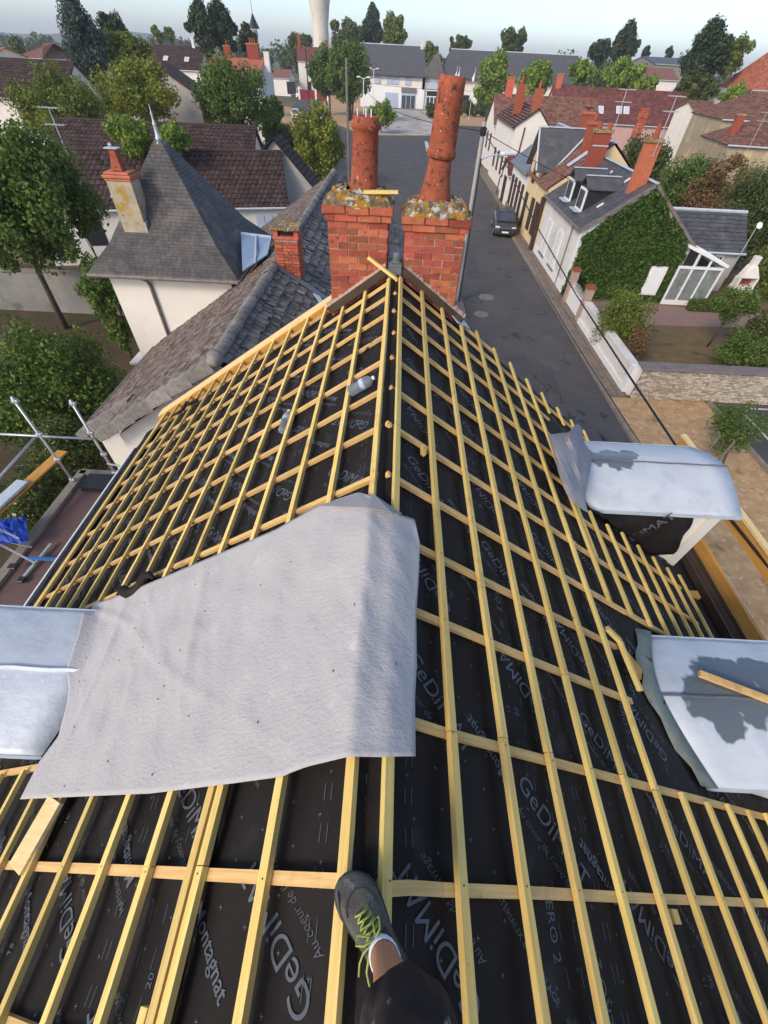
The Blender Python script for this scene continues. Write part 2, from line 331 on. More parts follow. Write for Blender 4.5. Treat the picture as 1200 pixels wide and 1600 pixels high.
sheet('car_park', [(13.36, -20), (60, -20), (60, 15.2), (13.36, 15.2)], .002, 'asphalt2')
sheet('garden_lawn', [(10.15, 15.7), (60, 15.7), (60, 60), (10.15, 60)], .003, 'lawn')
sheet('garden_path', [(10.2, 25.6), (10.6, 24.2), (13.9, 22.8), (20.2, 23.1), (30, 22.6), (30, 25.0), (18, 25.3), (14.6, 25.9)], .008, 'path')
mb = MB(); mb.box((9.52, 30.7, .06), (.76, 30.6, .12)); mb.build('pavement', 'pave')['kind'] = 'structure'
mb = MB()
for i in range(66): mb.box((9.07+rnd.uniform(-.006, .006), -19.5+i, .055), (.15, .985, .12))
mb.build('kerb', 'kerb')['kind'] = 'structure'
mb = MB(); mb.box((3.35, 10, .06), (1.1, 30, .12)); mb.build('left_pavement', 'pave')['kind'] = 'structure'
mb = MB(); mb.box((9.52, 30.7, .1225), (.03, 30.6, .005)); mb.build('pavement_joint', 'asphalt')['kind'] = 'structure'
mb = MB(); mb.box((13.28, -2, .06), (.14, 34.5, .12)); mb.build('car_park_kerb', 'kerb')['kind'] = 'structure'
mb = MB(); mb.box((10.7, 57, .06), (2.2, 22, .12)); mb.build('far_pavement', 'pave')['kind'] = 'structure'
sheet('road_patch', [(5.2, 15.6), (7.2, 15.4), (7.3, 17.4), (6.4, 17.5), (6.3, 18.6), (5.3, 18.5)], .004, 'asphalt2')
sheet('road_patch', [(4.6, 28.5), (5.5, 28.4), (5.6, 38), (4.7, 38.2)], .004, 'asphalt2')
sheet('road_patch', [(6.6, 33.5), (8.3, 33.4), (8.2, 34.2), (6.7, 34.3)], .004, 'asphalt2')
mb = MB(); cp = [Vector((6.3+.06*i+.12*math.sin(i*1.7), 16.6+.5*math.sin(i*.8)-.1*i, .006)) for i in range(16)]
for a, b in zip(cp, cp[1:]): mb.beam(a, b, .025, .003)
mb.build('road_crack', 'rub')['kind'] = 'structure'
for nm, pts in (('parking_line', [at(1175, 639), at(1182, 639), at(1215, 645)]),):
    pass
mb = MB()
a = at(1171, 648); b = at(1205, 700)
mb.box(((a.x+b.x)/2, (a.y+b.y)/2-.3, .008), (.1, abs(a.y-b.y)+.6, .004)); 
mb.box((a.x+2.4, a.y+.45, .008), (4.2, .1, .004)); mb.build('parking_marking', 'road_white')['kind'] = 'structure'
mb = MB(); a = at(668, 232); b = at(675, 258)
mb.box(((a.x+b.x)/2, 83, .006), (.55, 16, .004)); mb.build('road_marking', 'road_white')['kind'] = 'structure'
mb = MB(); mb.box((-21.5, 128, .006), (.2, 60, .004), Matrix.Rotation(R(7.5), 3, 'Z')); mb.build('far_road_marking', 'road_white')['kind'] = 'structure'
for i, (x, y, r) in enumerate(((5.4, 25.56, .36), (4.79, 23.09, .30))):
    t = thing('manhole_cover', ['round iron manhole cover in the asphalt, the larger and farther one', 'smaller iron manhole cover in the asphalt, nearest the roof edge'][i], 'manhole cover', (x, y, 0), group='manhole covers in the street')
    MB().lathe([(r+.09, .002), (r+.09, .010), (r, .010)], (x, y, 0), 24).build('collar', 'kerb', t)
    MB().lathe([(r, .006), (r, .016), (.01, .018)], (x, y, 0), 24).build('lid', 'gut', t)
# ================================================================== the house being re-roofed
A = R(34.7); CA, SA = math.cos(A), math.sin(A); RZ = H-1.61
X0 = .07
def SP(side, s, y, h=0.0):      # point on a slope: s metres down from the ridge batten, h above the batten tops
    return Vector((side*(X0+s*CA+h*SA), y, RZ-s*SA+h*CA))
def under(side, s, y):          # height of the sagging underlay below batten tops
    j = (y % .45)/.45
    return -.060-.012*math.sin(math.pi*min(1, max(0, j)))*(.7+.5*math.sin(3.1*s+side+y*1.7))-.003*math.sin(9*s+4*y)
house = thing('house_under_repair', 'white house whose steep roof is stripped to black underlay and fresh yellow battens', 'house', (0, 0, 0))
S_R, S_L = 4.75, 4.78
mb = MB(); mb.box((0, -1.2, 2.35), (7.2, 12.9, 4.7)); mb.build('wall', 'white_r', house)
mb = MB()
for yy in (-7.6, 5.22): mb.prism([(-3.6, yy, 4.7), (3.6, yy, 4.7), (.1, yy, 7.45), (-.1, yy, 7.45)], (0, .02, 0))
mb.build('gable_wall', 'white_r', house)
# underlay, one sheet per slope, tucked over the ridge
for side, smax, far in ((1, S_R, 5.12), (-1, S_L, 5.12)):
    P = []; ss = [-.085, -.04, 0]+[i*smax/70 for i in range(1, 71)]
    for s in ss:
        row = []
        for j in range(0, 171):
            y = -2.6+j*(far+2.6)/170
            hh = under(side, max(s, 0), y)
            if s > .9: hh += .006*math.sin(s*23+math.sin(y*3)*2)*math.sin(y*5+s*2)
            row.append(SP(side, s, y, hh))
        P.append(row)
    u = MB().grid(P).build('underlay', 'underlay', house, smooth=True)
    # back slope behind the camera
    MB().grid([[SP(side, s, y, -.06) for y in (-7.7, -2.6)] for s in (-.085, smax)]).build('underlay', 'underlay', house)
    # printed lettering
    def text_mesh(body, size, bold=0, shear=0, sx=1.0, cache={}):
        k = (body, size, bold, shear, sx)
        if k in cache: return cache[k]
        c = bpy.data.curves.new('t', 'FONT'); c.body = body; c.size = size; c.shear = shear; c.offset = bold; c.resolution_u = 6 if size > .1 else 2; c.align_x = 'CENTER'
        o = bpy.data.objects.new('t', c); COL.objects.link(o)
        me = bpy.data.meshes.new_from_object(o.evaluated_get(bpy.context.evaluated_depsgraph_get()))
        vs = [(v.co.x*sx, v.co.y) for v in me.vertices]; fs = [tuple(p.vertices) for p in me.polygons]
        bpy.data.objects.remove(o); bpy.data.curves.remove(c); bpy.data.meshes.remove(me)
        cache[k] = (vs, fs); return cache[k]
    pm = MB()
    def put(body, s, y, ang, size, bold=0, shear=0, sx=1.0):
        vs, fs = text_mesh(body, size, bold, shear, sx); ca, sa = math.cos(ang), math.sin(ang); out = []
        for (a, b) in vs:
            a_, b_ = a*ca-b*sa, a*sa+b*ca
            s_ = s+side*a_; y_ = y+b_
            if s_ < -.05 or s_ > smax-.05 or y_ > far-.06: return
            out.append(SP(side, s_, y_, under(side, max(0, s_), y_)+.0035+(.004 if s_ > .9 else 0)))
        w_ = max(v[0] for v in vs)-min(v[0] for v in vs); k_ = max(3, int(w_/.03))
        pts = [(s+side*(w_*(q_/k_-.5)*ca-size*.35*sa), y+w_*(q_/k_-.5)*sa+size*.35*ca) for q_ in range(k_+1)]
        for (a, b) in pts:
            for (c, d, z_) in placed:
                if (a-c)**2+(b-d)**2 < (.40*(size+z_))**2: return
        placed.extend((a, b, size) for a, b in pts)
        pm.add(out, fs)
    placed = []
    rg = random.Random(5 if side > 0 else 9)
    D45 = R(-47) if side > 0 else R(-42)
    for i in range(-1, 8):
        for j in range(-4, 9):
            s = .27+i*.62; y = .56+j*.66+(i % 2)*.27
            fl = math.pi if (i+j) % 2 else 0
            put('GeDiMAT', s, y, D45+fl, .109, .0, .1)
            o = Vector((math.sin(D45+fl), -math.cos(D45+fl)))*.075
            put("Au coeur de l'ouvrage", s+side*o.x, y+o.y, D45+fl+.04, .045, -.0006, .45, .9)
    for i in range(-1, 8):
        for j in range(-4, 9):
            s = .27+i*.62; y = .56+j*.66+(i % 2)*.27; fl = math.pi if (i+j) % 2 else 0
            s2 = s+.31; y2 = y-.10; a2 = D45+(0 if fl else math.pi)
            put('Montagnat', s2, y2, a2, .068, .0007)
            o = Vector((-math.sin(a2), math.cos(a2)))*.075
            put('MATÉRIAUX & BRICOLAGE', s2+side*o.x, y2+o.y, a2, .033, 0)
    for i, s in enumerate((-.03, .79, 1.06, 1.86, 2.14, 2.95, 3.2, 4.05)):
        for j in range(-5, 12):
            put('AERO 2', s, .17+j*.46+(i % 2)*.2, R(90)*(1 if i % 2 == 0 else -1), .062)
            if i % 2: put('15', s-.03, -.02+j*.46+(i % 2)*.2, R(90), .04); put('20', s+.03, -.02+j*.46+(i % 2)*.2, R(90), .04)
    def bar(s, y, ds, dy):
        q = [(s-ds, y-dy), (s+ds, y-dy), (s+ds, y+dy), (s-ds, y+dy)]
        pm.add([SP(side, max(-.05, a), b, under(side, max(0, a), b)+.004+(.004 if a > .9 else 0)) for a, b in q], [(0, 1, 2, 3)])
    for i in range(1, 36):
        for j in range(-18, 42):
            s = i*.13+(j % 2)*.03; y = j*.125+(i % 3)*.04
            if s > smax-.1 or y > far-.1: continue
            bar(s, y, .0011, .007); bar(s, y, .007, .0011)
    for s in (.12, .15, .85, .93, 1.12, 1.15, 1.93, 2.0, 2.2, 3.0, 3.06, 4.1):
        for j in range(-20, 46):
            y = j*.115
            if y < far-.1: bar(s, y, .0011, .026)
    pm.build('printed_lettering', 'print', u)
# battens along the ridge and counter battens down the slope
def batten(side, s, y0, y1, wd=.036, th=.026, h=0.0, ma='lath', name='batten', ds=0.0):
    c = SP(side, s, (y0+y1)/2, h-th/2); ex = (SP(side, s+1, 0)-SP(side, s, 0)).normalized(); ez = (SP(side, s, 0, 1)-SP(side, s, 0)).normalized()
    L = y1-y0; k = rnd.uniform(-.004, .004)+ds; o = MB()
    Mx = Matrix((ex, Vector((0, 1, 0)), ez)).transposed()
    a = SP(side, s-k, y0, h-th/2); b = SP(side, s+k, y1, h-th/2)
    n = 6; P = []
    for i in range(n+1):
        p = a.lerp(b, i/n)+ex*(rnd.uniform(-.004, .004) if 0 < i < n else 0)+ez*rnd.uniform(-.001, .001)
        P.append([p+ex*(x*wd/2)+ez*(z*th/2) for x, z in ((-1, -1), (1, -1), (1, 1), (-1, 1))])
    return o.loft(P).build(name, ma, house)
def cbatten(side, y, s0, s1, wd=.036, th=.026, dy=0.0):
    ey = Vector((0, 1, 0)); ez = (SP(side, 0, 0, 1)-SP(side, 0, 0)).normalized()
    a = SP(side, s0, y, -.0285-th/2); b = SP(side, s1, y+dy, -.0285-th/2); P = []
    for i in range(5):
        p = a.lerp(b, i/4)+ey*(rnd.uniform(-.003, .003) if 0 < i < 4 else 0)
        P.append([p+ey*(x*wd/2)+ez*(z*th/2) for x, z in ((-1, -1), (1, -1), (1, 1), (-1, 1))])
    return MB().loft(P).build('counter_batten', 'clath', house)
GR, GL = .3105, .3185
def farR(s): return 4.93 if s < .3 else (5.0+.30*min(1, s/.9))-(max(0, s-1.0)*.13)
for k in range(0, 15):
    s = k*GR; y1 = 4.93 if k == 0 else farR(s)+rnd.uniform(-.05, .03)
    cuts = [-2.4]
    if k in (2, 3, 5, 8): cuts.append(.48+rnd.uniform(-.02, .02))
    elif k: cuts.append(.45*rnd.choice([1, 2, 4])+rnd.uniform(-.02, .02))
    if k in (4, 6): cuts.append(2.45)
    cuts.append(y1)
    for a, b in zip(cuts, cuts[1:]):
        # interrupted by the two street-side dormers
        segs = [(a, b)]
        for (d0, d1, smin) in ((2.93, 4.62, 2.35), (.47, 1.72, 2.05)):
            if s > smin:
                out = []
                for (p, q) in segs:
                    if q <= d0 or p >= d1: out.append((p, q)); continue
                    if p < d0-.05: out.append((p, d0-rnd.uniform(.0, .06)))
                    if q > d1+.05: out.append((d1, q))
                segs = out
        for (p, q) in segs: batten(1, s, p+.0015, q-.0015)
for k in range(0, 15):
    s = k*GL
    y1 = 4.86 if k == 0 else (4.97 if s < .85 else 5.52+(s-.85)*.10)
    cuts = [-2.4]
    if k in (1, 4, 6, 9): cuts.append(1.45+rnd.uniform(-.03, .03))
    elif k: cuts.append(rnd.choice([.02, 2.24, 3.12])+rnd.uniform(-.02, .02))
    cuts.append(y1)
    for a, b in zip(cuts, cuts[1:]):
        segs = [(a, b)]
        if s > 2.15: 
            segs = []
            if a < .45: segs.append((a, min(b, .44)))
            if b > 1.62: segs.append((max(a, 1.60), b))
        for (p, q) in segs: batten(-1, s, p+.0015, q-.0015)
batten(-1, 14*GL+.055, 1.60, 5.80, ma='lath'); batten(-1, 2*GL+.052, -2.4, .44); batten(-1, 2*GL+.10, -2.4, -.32)
batten(1, 7*GR+.055, 2.2, 3.5)
rowsY = [-.90, -.45, 0, .45, .94, 1.33, 1.755, 2.23, 2.685, 3.13, 3.58, 4.03, 4.47, 4.86]
for i, y in enumerate(rowsY):
    eR, eL = S_R-.55, S_L-.30
    if abs(y-.94) < .01 or abs(y-1.33) < .02: eR = 2.0+rnd.uniform(-.1, .12)
    if 2.95 < y < 4.6: eR = 2.4+rnd.uniform(-.1, .1)
    if abs(y-2.685) < .02: eR = S_R-.5
    if .45 < y < 1.5: eL = 2.1
    a0 = rnd.uniform(-.066, -.050)
    if y == 0:
        cbatten(-1, y-.003, -.005, eL, dy=.0); cbatten(1, y-.012, -.03, .24); cbatten(1, y-.012, .242, 1.9); cbatten(1, y-.012, 1.903, eR)
    elif y == .45:
        cbatten(1, y+.01, a0, .63, dy=-.006); cbatten(1, y, .633, eR); cbatten(-1, y, -.02, eL)
    else:
        m = rnd.uniform(1.2, 3.0)
        for side, e in ((1, eR), (-1, eL)):
            a0 = -.056+rnd.uniform(-.016, .016) if side > 0 else -.018
            if m < e-.3: cbatten(side, y, a0, m, dy=rnd.uniform(-.01, .01)); cbatten(side, y+rnd.uniform(-.012, .012), m+.002, e)
            else: cbatten(side, y, a0, e)
for y in (5.30,): cbatten(-1, y, .95, S_L-.2, dy=.1); cbatten(1, y-.1, .95, 1.6)
nm = MB()
for side, g_, smax in ((1, GR, 4.1), (-1, GL, 4.4)):
    for k in range(14):
        for y in rowsY:
            s_ = k*g_
            if s_ > smax: continue
            p = SP(side, s_+rnd.uniform(-.006, .006), y+rnd.uniform(-.008, .008), .0008)
            if side > 0 and s_ > 1.9 and (.4 < y < 1.8 or 2.9 < y < 4.7): continue
            if side < 0 and s_ > 2.0 and .4 < y < 1.65: continue
            nm.box(p, (.005, .005, .002), Matrix.Rotation(side*A, 3, 'Y'))
nm.build('nail_heads', 'dark', house)['kind'] = 'stuff'
# left verge board and the boards at the near edge
o = MB(); a = SP(-1, .86, 5.56, .005); b = SP(-1, 4.72, 5.93, .005); ez = (SP(-1, 0, 0, 1)-SP(-1, 0, 0))
o.beam(a, b, .17, .028, ez); o.build('verge_board', 'board', house)
MB().beam(SP(-1, .83, 5.46, -.05), SP(-1, 4.74, 5.82, -.05), .06, .09, ez).build('verge_rafter', 'plank', house)
P = [[SP(-1, s, y, -.09) for y in (5.10, 5.50+.09*max(0, s-.85))] for s in (.8, 2, 3, 4.78)]; MB().grid(P).build('underlay_edge', 'underlay', house)
P = [[SP(1, s, y, -.075) for y in (5.10, 5.28-.13*max(0, s-1.0))] for s in (.7, 1.5, 3, 4.4)]; MB().grid(P).build('underlay_edge', 'underlay', house)
# fabric strips below the last battens, gutters
for side, s0, s1 in ((-1, 4.52, 5.06), (1, 4.2, 5.05)):
    P = []
    for i in range(7):
        s = s0+(s1-s0)*i/6
        P.append([SP(side, s, -2.6+j*.12, -.052-.02*i/6+.008*math.sin(j*1.3+i)+.006*math.sin(j*.41)) for j in range(70)])
    MB().grid(P).build('eaves_membrane', 'underlay', house, smooth=True)
for side, x, z in ((1, 4.30, 4.68),):
    prof = [(-.075, .05), (-.07, 0), (-.03, -.05), (.03, -.05), (.07, 0), (.08, .055)]
    P = [[Vector((x+side*a, y, z+b)) for y in (-7.6, 5.2)] for a, b in prof]
    MB().grid(P).build('gutter', 'brown_metal' if side > 0 else 'gut', house, solid=.006)
    MB().box((x-side*.14, -1.2, z+.02), (.02, 12.8, .2)).build('fascia_board', 'brown_metal' if side > 0 else 'white', house)
MB().box((3.97, .5, 4.52), (.74, 9.2, .02)).build('soffit', 'white', house)
MB().box((-3.9, .5, 4.54), (.6, 9.2, .02)).build('soffit', 'white', house)
MB().box((-4.17, -1.2, 4.66), (.02, 12.8, .12)).build('drip_edge', 'white', house)
# brown flashing against the chimneys and its crumbling mortar fillet
for side, s1 in ((-1, .84), (1, .92)):
    MB().beam(SP(side, .0, 5.06, .02), SP(side, s1, 5.06, .02), .012, .085, SP(side, 0, 0, 1)-SP(side, 0, 0)).build('chimney_flashing', 'brown_metal', house)
    P = []
    for i in range(40):
        s = s1*i/39
        P.append([SP(side, s, 5.075, .055+rnd.uniform(-.008, .008)), SP(side, s, 5.10, .075+rnd.uniform(-.012, .012)), SP(side, s, 5.135, .09+rnd.uniform(-.012, .014)), SP(side, s, 5.17, .085)])
    MB().grid(P).build('mortar_fillet', 'mortar', house)
MB().box((0, 5.16, RZ+.0), (.15, .26, .16)).lathe([(.05, .0), (.045, .12)], (0.01, 5.14, RZ+.05), 10).build('ridge_flashing', 'rope', house, bevel=.012)
MB().box((0, 5.7, RZ-.1), (.16, .9, .04)).build('ridge_end_flashing', 'rope', house)
MB().beam(SP(1, .80, 5.02, .005), SP(1, 1.05, 5.24, -.01), .16, .006, SP(1, 0, 0, 1)-SP(1, 0, 0)).build('zinc_soaker', 'zinc', house)
# ---- chimneys, brick by brick
def brick_mesh(seed):
    g = random.Random(seed); mb = MB(); v = []
    e = .06
    for z in (-.5, .5):
        for x, y in ((-.5+e*.5, -.5), (.5-e*.5, -.5), (.5, -.5+e), (.5, .5-e), (.5-e*.5, .5), (-.5+e*.5, .5), (-.5, .5-e), (-.5, -.5+e)):
            v.append((x+g.uniform(-.008, .008), y+g.uniform(-.006, .006), z+g.uniform(-.03, .03)))
    mb.add(v, [tuple(range(8))[::-1], tuple(range(8, 16))]+[(i, (i+1) % 8, 8+(i+1) % 8, 8+i) for i in range(8)])
    o = mb.build('brick', 'brick'); me = o.data; bpy.data.objects.remove(o); return me
BR = [brick_mesh(i) for i in range(4)]
def brick(parent, x, y, z, l, d, h=.056, rz=0):
    g = rnd.uniform
    inst('brick', rnd.choice(BR), parent, (x+g(-.002, .002), y+g(-.003, .003), z+g(-.001, .001)), (0, g(-.004, .004), rz+g(-.006, .006)), (l, d, h))
def chimney(xc, yc, z0, zc, wd, dp, label):
    ch = MB().box((xc, yc, (z0+zc)/2), (wd-.019, dp-.019, zc-z0)).build('chimney', 'mortar', house)
    ch['label'] = label
    n = int((zc-z0)/.066); z = z0; bt = .10
    def course(z, w_, d_, odd, h=.056, jit=0):
        x0 = xc-w_/2; y0 = yc-d_/2
        if not odd:
            L = w_/3
            for f in (0, 1):
                for i in range(3): brick(ch, x0+L*(i+.5), y0+(bt/2 if not f else d_-bt/2), z+rnd.uniform(-jit, jit), L-.010, bt, h)
            for xx in (x0+bt/2, x0+w_-bt/2):
                q = d_-2*bt
                brick(ch, xx, y0+bt+q/2, z, bt, q-.018, h)
        else:
            for xx in (x0+bt/2, x0+w_-bt/2):
                for i in range(2): brick(ch, xx, y0+d_/2*(i+.5), z+rnd.uniform(-jit, jit), bt, d_/2-.010, h)
            q = (w_-2*bt)/2
            for f in (0, 1):
                for i in range(2): brick(ch, x0+bt+q*(i+.5), y0+(bt/2 if not f else d_-bt/2), z+rnd.uniform(-jit, jit), q-.010, bt, h)
    for i in range(n): course(z0+.033+i*.066, wd, dp, i % 2)
    zt = z0+n*.066
    course(zt+.033, wd+.05, dp+.05, 1, .058, .003)
    course(zt+.10, wd+.09, dp+.09, 0, .062, .005)
    MB().box((xc, yc, zt+.07), (wd+.02, dp+.02, .14)).build('corbel_core', 'mortar', ch)
    # lumpy mossy mortar cap
    P = []; N = 44
    for i in range(12):
        t = i/11; row = []
        for j in range(N):
            q = 2*math.pi*j/N; c, s = math.cos(q), math.sin(q); k = 1/max(abs(c), abs(s))**.85
            rr = (1-t*.62)*(1 if t > 0 else 1.0)
            zz = zt+.125+.11*math.sin(min(1, t*1.5)*math.pi/2)+.010*math.sin(j*1.9+i*2.3)+.014*math.sin(j*.8-i*1.7)+rnd.uniform(-.007, .007)
            if i == 0: zz = zt+.125+.012*math.sin(j*1.1)
            row.append(Vector((xc+(wd/2+.05)*k*c*rr*(1+.03*math.sin(j*2.2+i)), yc+(dp/2+.05)*k*s*rr, zz)))
        P.append(row+[row[0]])
    MB().grid(P).build('moss_cap', 'moss', ch)
    return ch, zt+.2
c1, t1 = chimney(-.415, 5.34, 6.78, 8.06, .645, .46, 'left of the two brick chimneys, under the shorter pot')
c2, t2 = chimney(.405, 5.34, 6.72, 8.02, .645, .46, 'right of the two brick chimneys, under the taller two-piece pot')
ti = Matrix.Rotation(R(2), 3, 'Y')
MB().lathe([(.155, -.05), (.148, .05), (.135, .2), (.128, .42), (.125, .50), (.142, .515), (.146, .545), (.136, .56), (.128, .575), (.125, .60), (.105, .60), (.10, .3)], (-.37, 5.38, t1-.02), 28, ti).build('chimney_pot', 'terra', c1, smooth=True)
mb = MB()
for a in (-.06, .02, .07): mb.tube((-.37+a, 5.38, t1+.50), (-.37+a, 5.38, t1+.63), .006)
mb.build('pot_spike', 'white', c1)
_d = (ay(708, 118, 5.38)-Vector((.375, 5.38, t2))); PH = _d.length/.86; ti = Vector((0, 0, 1)).rotation_difference(_d).to_matrix()
MB().lathe([(r_*1.03, z_*PH) for r_, z_ in [(.19, -.07), (.175, .0), (.155, .08), (.128, .18), (.115, .28), (.112, .34)]], (.375, 5.38, t2), 28, ti).build('chimney_pot', 'terra', c2, smooth=True)
MB().lathe([(r_*1.03, z_*PH) for r_, z_ in [(.118, .335), (.138, .345), (.142, .385), (.128, .40), (.126, .47), (.122, .62), (.118, .80), (.118, .86), (.098, .86), (.095, .5)]], (.375, 5.38, t2), 28, ti).build('upper_pot', 'terra', c2, smooth=True)
t = MB().beam(ay(568, 300, 5.14), ay(622, 300, 5.14), .045, .026).build('wood_offcut', 'lath'); tag(t, 'short yellow batten offcut lying on the mossy top of the left chimney', 'offcut')
t = MB().beam(ay(575, 402, 4.98)+Vector((0, 0, 0)), ay(622, 438, 4.90), .036, .028).build('crossing_batten', 'lath'); tag(t, 'loose batten end sticking up across the ridge in front of the chimneys', 'offcut')
# ---- dormers with barrel zinc roofs
DP = 1.6
def dormer(side, yc, hw, zc, ze, xo, label, wet=None, seam=1, xmin=0):
    ma = mat('zinc_'+str(round(yc, 1))+str(side), (.56, .59, .61), (.48, .515, .54), 2.2, .5, .3, 3.5, metal=.1, stretch=(1, 1.6, 1), spots=((.38, .42, .46), 5, .52, .3), spots2=((.60, .63, .65), 14, .62, .12), bdist=.04, wet=wet)
    d = MB()
    # cheeks + face: white
    xi = lambda z: X0+(RZ-.05-z)*CA/SA
    n = 24; rows_in = []; rows_out = []
    arc = []
    for i in range(n+1):
        t = -1+2*i/n; z = ze+(zc-ze)*(1-abs(t)**DP); arc.append((yc+hw*t, z))
    P = []
    for (y, z) in arc:
        a = max(xmin, xi(z)-.04)
        P.append([Vector((side*(a+(xo+.16-a)*k/8), y, z+.002*math.sin(k*2.1+y*20))) for k in range(9)])
    face = MB(); xf = xo-.02
    pts = [Vector((side*xf, y*.97+yc*.03, z-.03)) for y, z in arc]
    zb = RZ-(xf-X0)*SA/CA-.05
    poly = [Vector((side*xf, yc+hw*.94, zb)), Vector((side*xf, yc-hw*.94, zb))]+pts
    par = MB().prism(poly, (-side*.12, 0, 0)).build('dormer', 'white_r', house); par['label'] = label
    MB().grid(P).build('zinc_roof', ma, par, smooth=True, solid=.008)
    for sgn in (-1, 1):
        yy = yc+sgn*hw*.90
        a = xi(ze-.02); q = [Vector((side*a, yy, ze-.02)), Vector((side*(xo-.14), yy, ze-.02)), Vector((side*(xo-.14), yy, RZ-(xo-.14-X0)*SA/CA-.08))]
        MB().prism(q, (0, .05*(-sgn), 0)).build('cheek', 'white_r', par)
        # drip lip along each eave
        MB().beam((side*(xi(ze)-.05), yc+sgn*(hw+.004), ze-.012), (side*(xo+.16), yc+sgn*(hw+.004), ze-.012), .012, .04).build('drip_edge', 'zinc', par)
    if seam:
        o = MB(); pp = [Vector((side*(xi(zc)+.02+(xo+.15-xi(zc))*k/14), yc+.004*math.sin(k*2), zc+.010)) for k in range(15)]
        o.path(pp, .010 if seam == 1 else .02, 5).build('roof_seam', 'rope' if seam == 1 else 'zinc', par)
    o = MB(); o.box((side*(xf+.012), yc, (zb+ze)/2+.05), (.02, hw*1.1, max(.3, (ze-zb)*.7))); wn = o.build('window', 'white', par)
    MB().box((side*(xf+.024), yc, (zb+ze)/2+.05), (.008, hw*.95, max(.2, (ze-zb)*.58))).build('pane', 'glass', wn)
    return par
dU = dormer(1, 3.66, .60, 6.20, 6.0, 3.72, 'upper zinc barrel dormer with a crumpled grey tarp at its inner end',
   wet=([(2.12, 3.80, 6.2, .16), (2.62, 3.74, 6.2, .2), (2.45, 3.72, 6.2, .15), (2.86, 3.84, 6.2, .12)], (.17, .20, .22), .18), xmin=2.12)
dL = dormer(1, 1.08, .54, 6.17, 6.0, 3.7, 'lower zinc barrel dormer with dark puddles and a stray batten on top',
   wet=([(1.86, 1.38, 6.12, .13), (1.98, 1.22, 6.16, .12), (2.65, 1.18, 6.16, .26), (2.45, 1.08, 6.17, .2), (3.0, 1.25, 6.15, .2), (2.5, .92, 6.15, .12)], (.15, .18, .20), .15))
dW = dormer(-1, 1.04, .52, 6.18, 6.08, 3.7, 'plain zinc dormer on the garden side, half under the big grey tarp',
   wet=([(-2.25, 1.32, 6.2, .035), (-2.22, 1.26, 6.2, .02), (-2.15, 1.30, 6.2, .02), (-2.35, 1.40, 6.2, .02)], (.10, .12, .14), .3), seam=2)
# black membrane hanging round the near cheek of the upper dormer
P = []
for i in range(15):
    t = i/14; row = []
    for j in range(9):
        k = j/8; x = 2.15+t*1.25; zt_ = 5.955; zb_ = RZ-(x-X0)*SA/CA-.04; zb_ += .08*math.sin(t*7)*(.3 if t < .8 else 1)
        z = zt_*(1-k)+zb_*k if t < .85 else zt_*(1-k)+(zb_+.1*(t-.85)/.15)*k
        row.append(Vector((x+.04*k*math.sin(i), 3.66-.60*.90-.03-.08*math.sin(k*3.1)*(.5+.5*math.sin(i*1.9+j*.8))-.10*k, z)))
    P.append(row)
MB().grid(P).build('black_cheek_membrane', 'underlay', dU, smooth=True, solid=.004)
vs, fs = text_mesh('GeDiMAT', .17, .002, .1); zq = R(60)
MB().add([(2.95+a*math.cos(zq)-b*math.sin(zq), 2.99, 5.72+a*math.sin(zq)+b*math.cos(zq)) for a, b in vs], fs).build('printed_lettering', 'print', dU)
# mossy lead apron at the inner edge of the lower dormer
P = []
for i in range(13):
    t = -1+2*i/12; y = 1.10+.56*t; z = 6.0+.17*(1-abs(t)**DP); x = X0+(RZ-.05-z)*CA/SA
    P.append([Vector((x-.12+.02*math.sin(i*2), y*1.0, z+.075+.01*math.sin(i*3))), Vector((x-.05, y, z+.035)), Vector((x+.03, y, z+.014))])
M['lead_moss'] = mat('mossy_lead', (.23, .25, .20), (.17, .19, .155), 7, .8, .4, 30, spots=((.06, .05, .04), 12, .62, .05))
MB().grid(P).build('lead_apron', 'lead_moss', dL, smooth=True, solid=.006)
t = MB().beam(Vector((2.42, 1.24, 6.20)), Vector((3.5, .80, 6.21)), .045, .032).build('loose_batten', 'clath'); tag(t, 'loose batten lying across the puddles of the lower zinc dormer', 'batten')
t = thing('wood_offcuts', 'angled yellow offcuts nailed between battens beside the lower dormer', 'offcut', (0, 0, 0))
MB().beam(SP(1, 1.93, 1.42, .0), SP(1, 2.07, 1.36, .0), .035, .03, SP(1, 0, 0, 1)-SP(1, 0, 0)).build('offcut', 'lath', t)
MB().beam(SP(1, 2.06, 1.36, .0), SP(1, 2.10, 1.02, .0), .035, .03, SP(1, 0, 0, 1)-SP(1, 0, 0)).build('offcut', 'lath', t)
MB().beam(SP(1, 2.10, 1.26, -.01), SP(1, 2.22, 1.16, -.01), .11, .02, SP(1, 0, 0, 1)-SP(1, 0, 0)).build('offcut', 'plank', t)
t = MB().beam(SP(-1, 1.93, .262, .006), SP(-1, 2.0, -.02, .006), .17, .02, SP(-1, 0, 0, 1)-SP(-1, 0, 0)).build('loose_board', 'board'); tag(t, 'wide pale board lying on the left slope beside the lower edge of the tarp', 'board')
for (sd, s, y, a, b, nm) in ((1, 1.66, -.07, .05, .02, 'small wood block on the underlay near the second street-side row of battens'), (1, .24, 2.17, .03, .05, 'tiny yellow block beside the second batten right of the ridge')):
    t = MB().box((0, 0, 0), (a, b+.03, .03), Matrix.Rotation(R(35), 3, 'Y')); q = t.build('wood_block', 'lath', None); q.location = SP(sd, s, y, -.03); tag(q, nm, 'offcut')
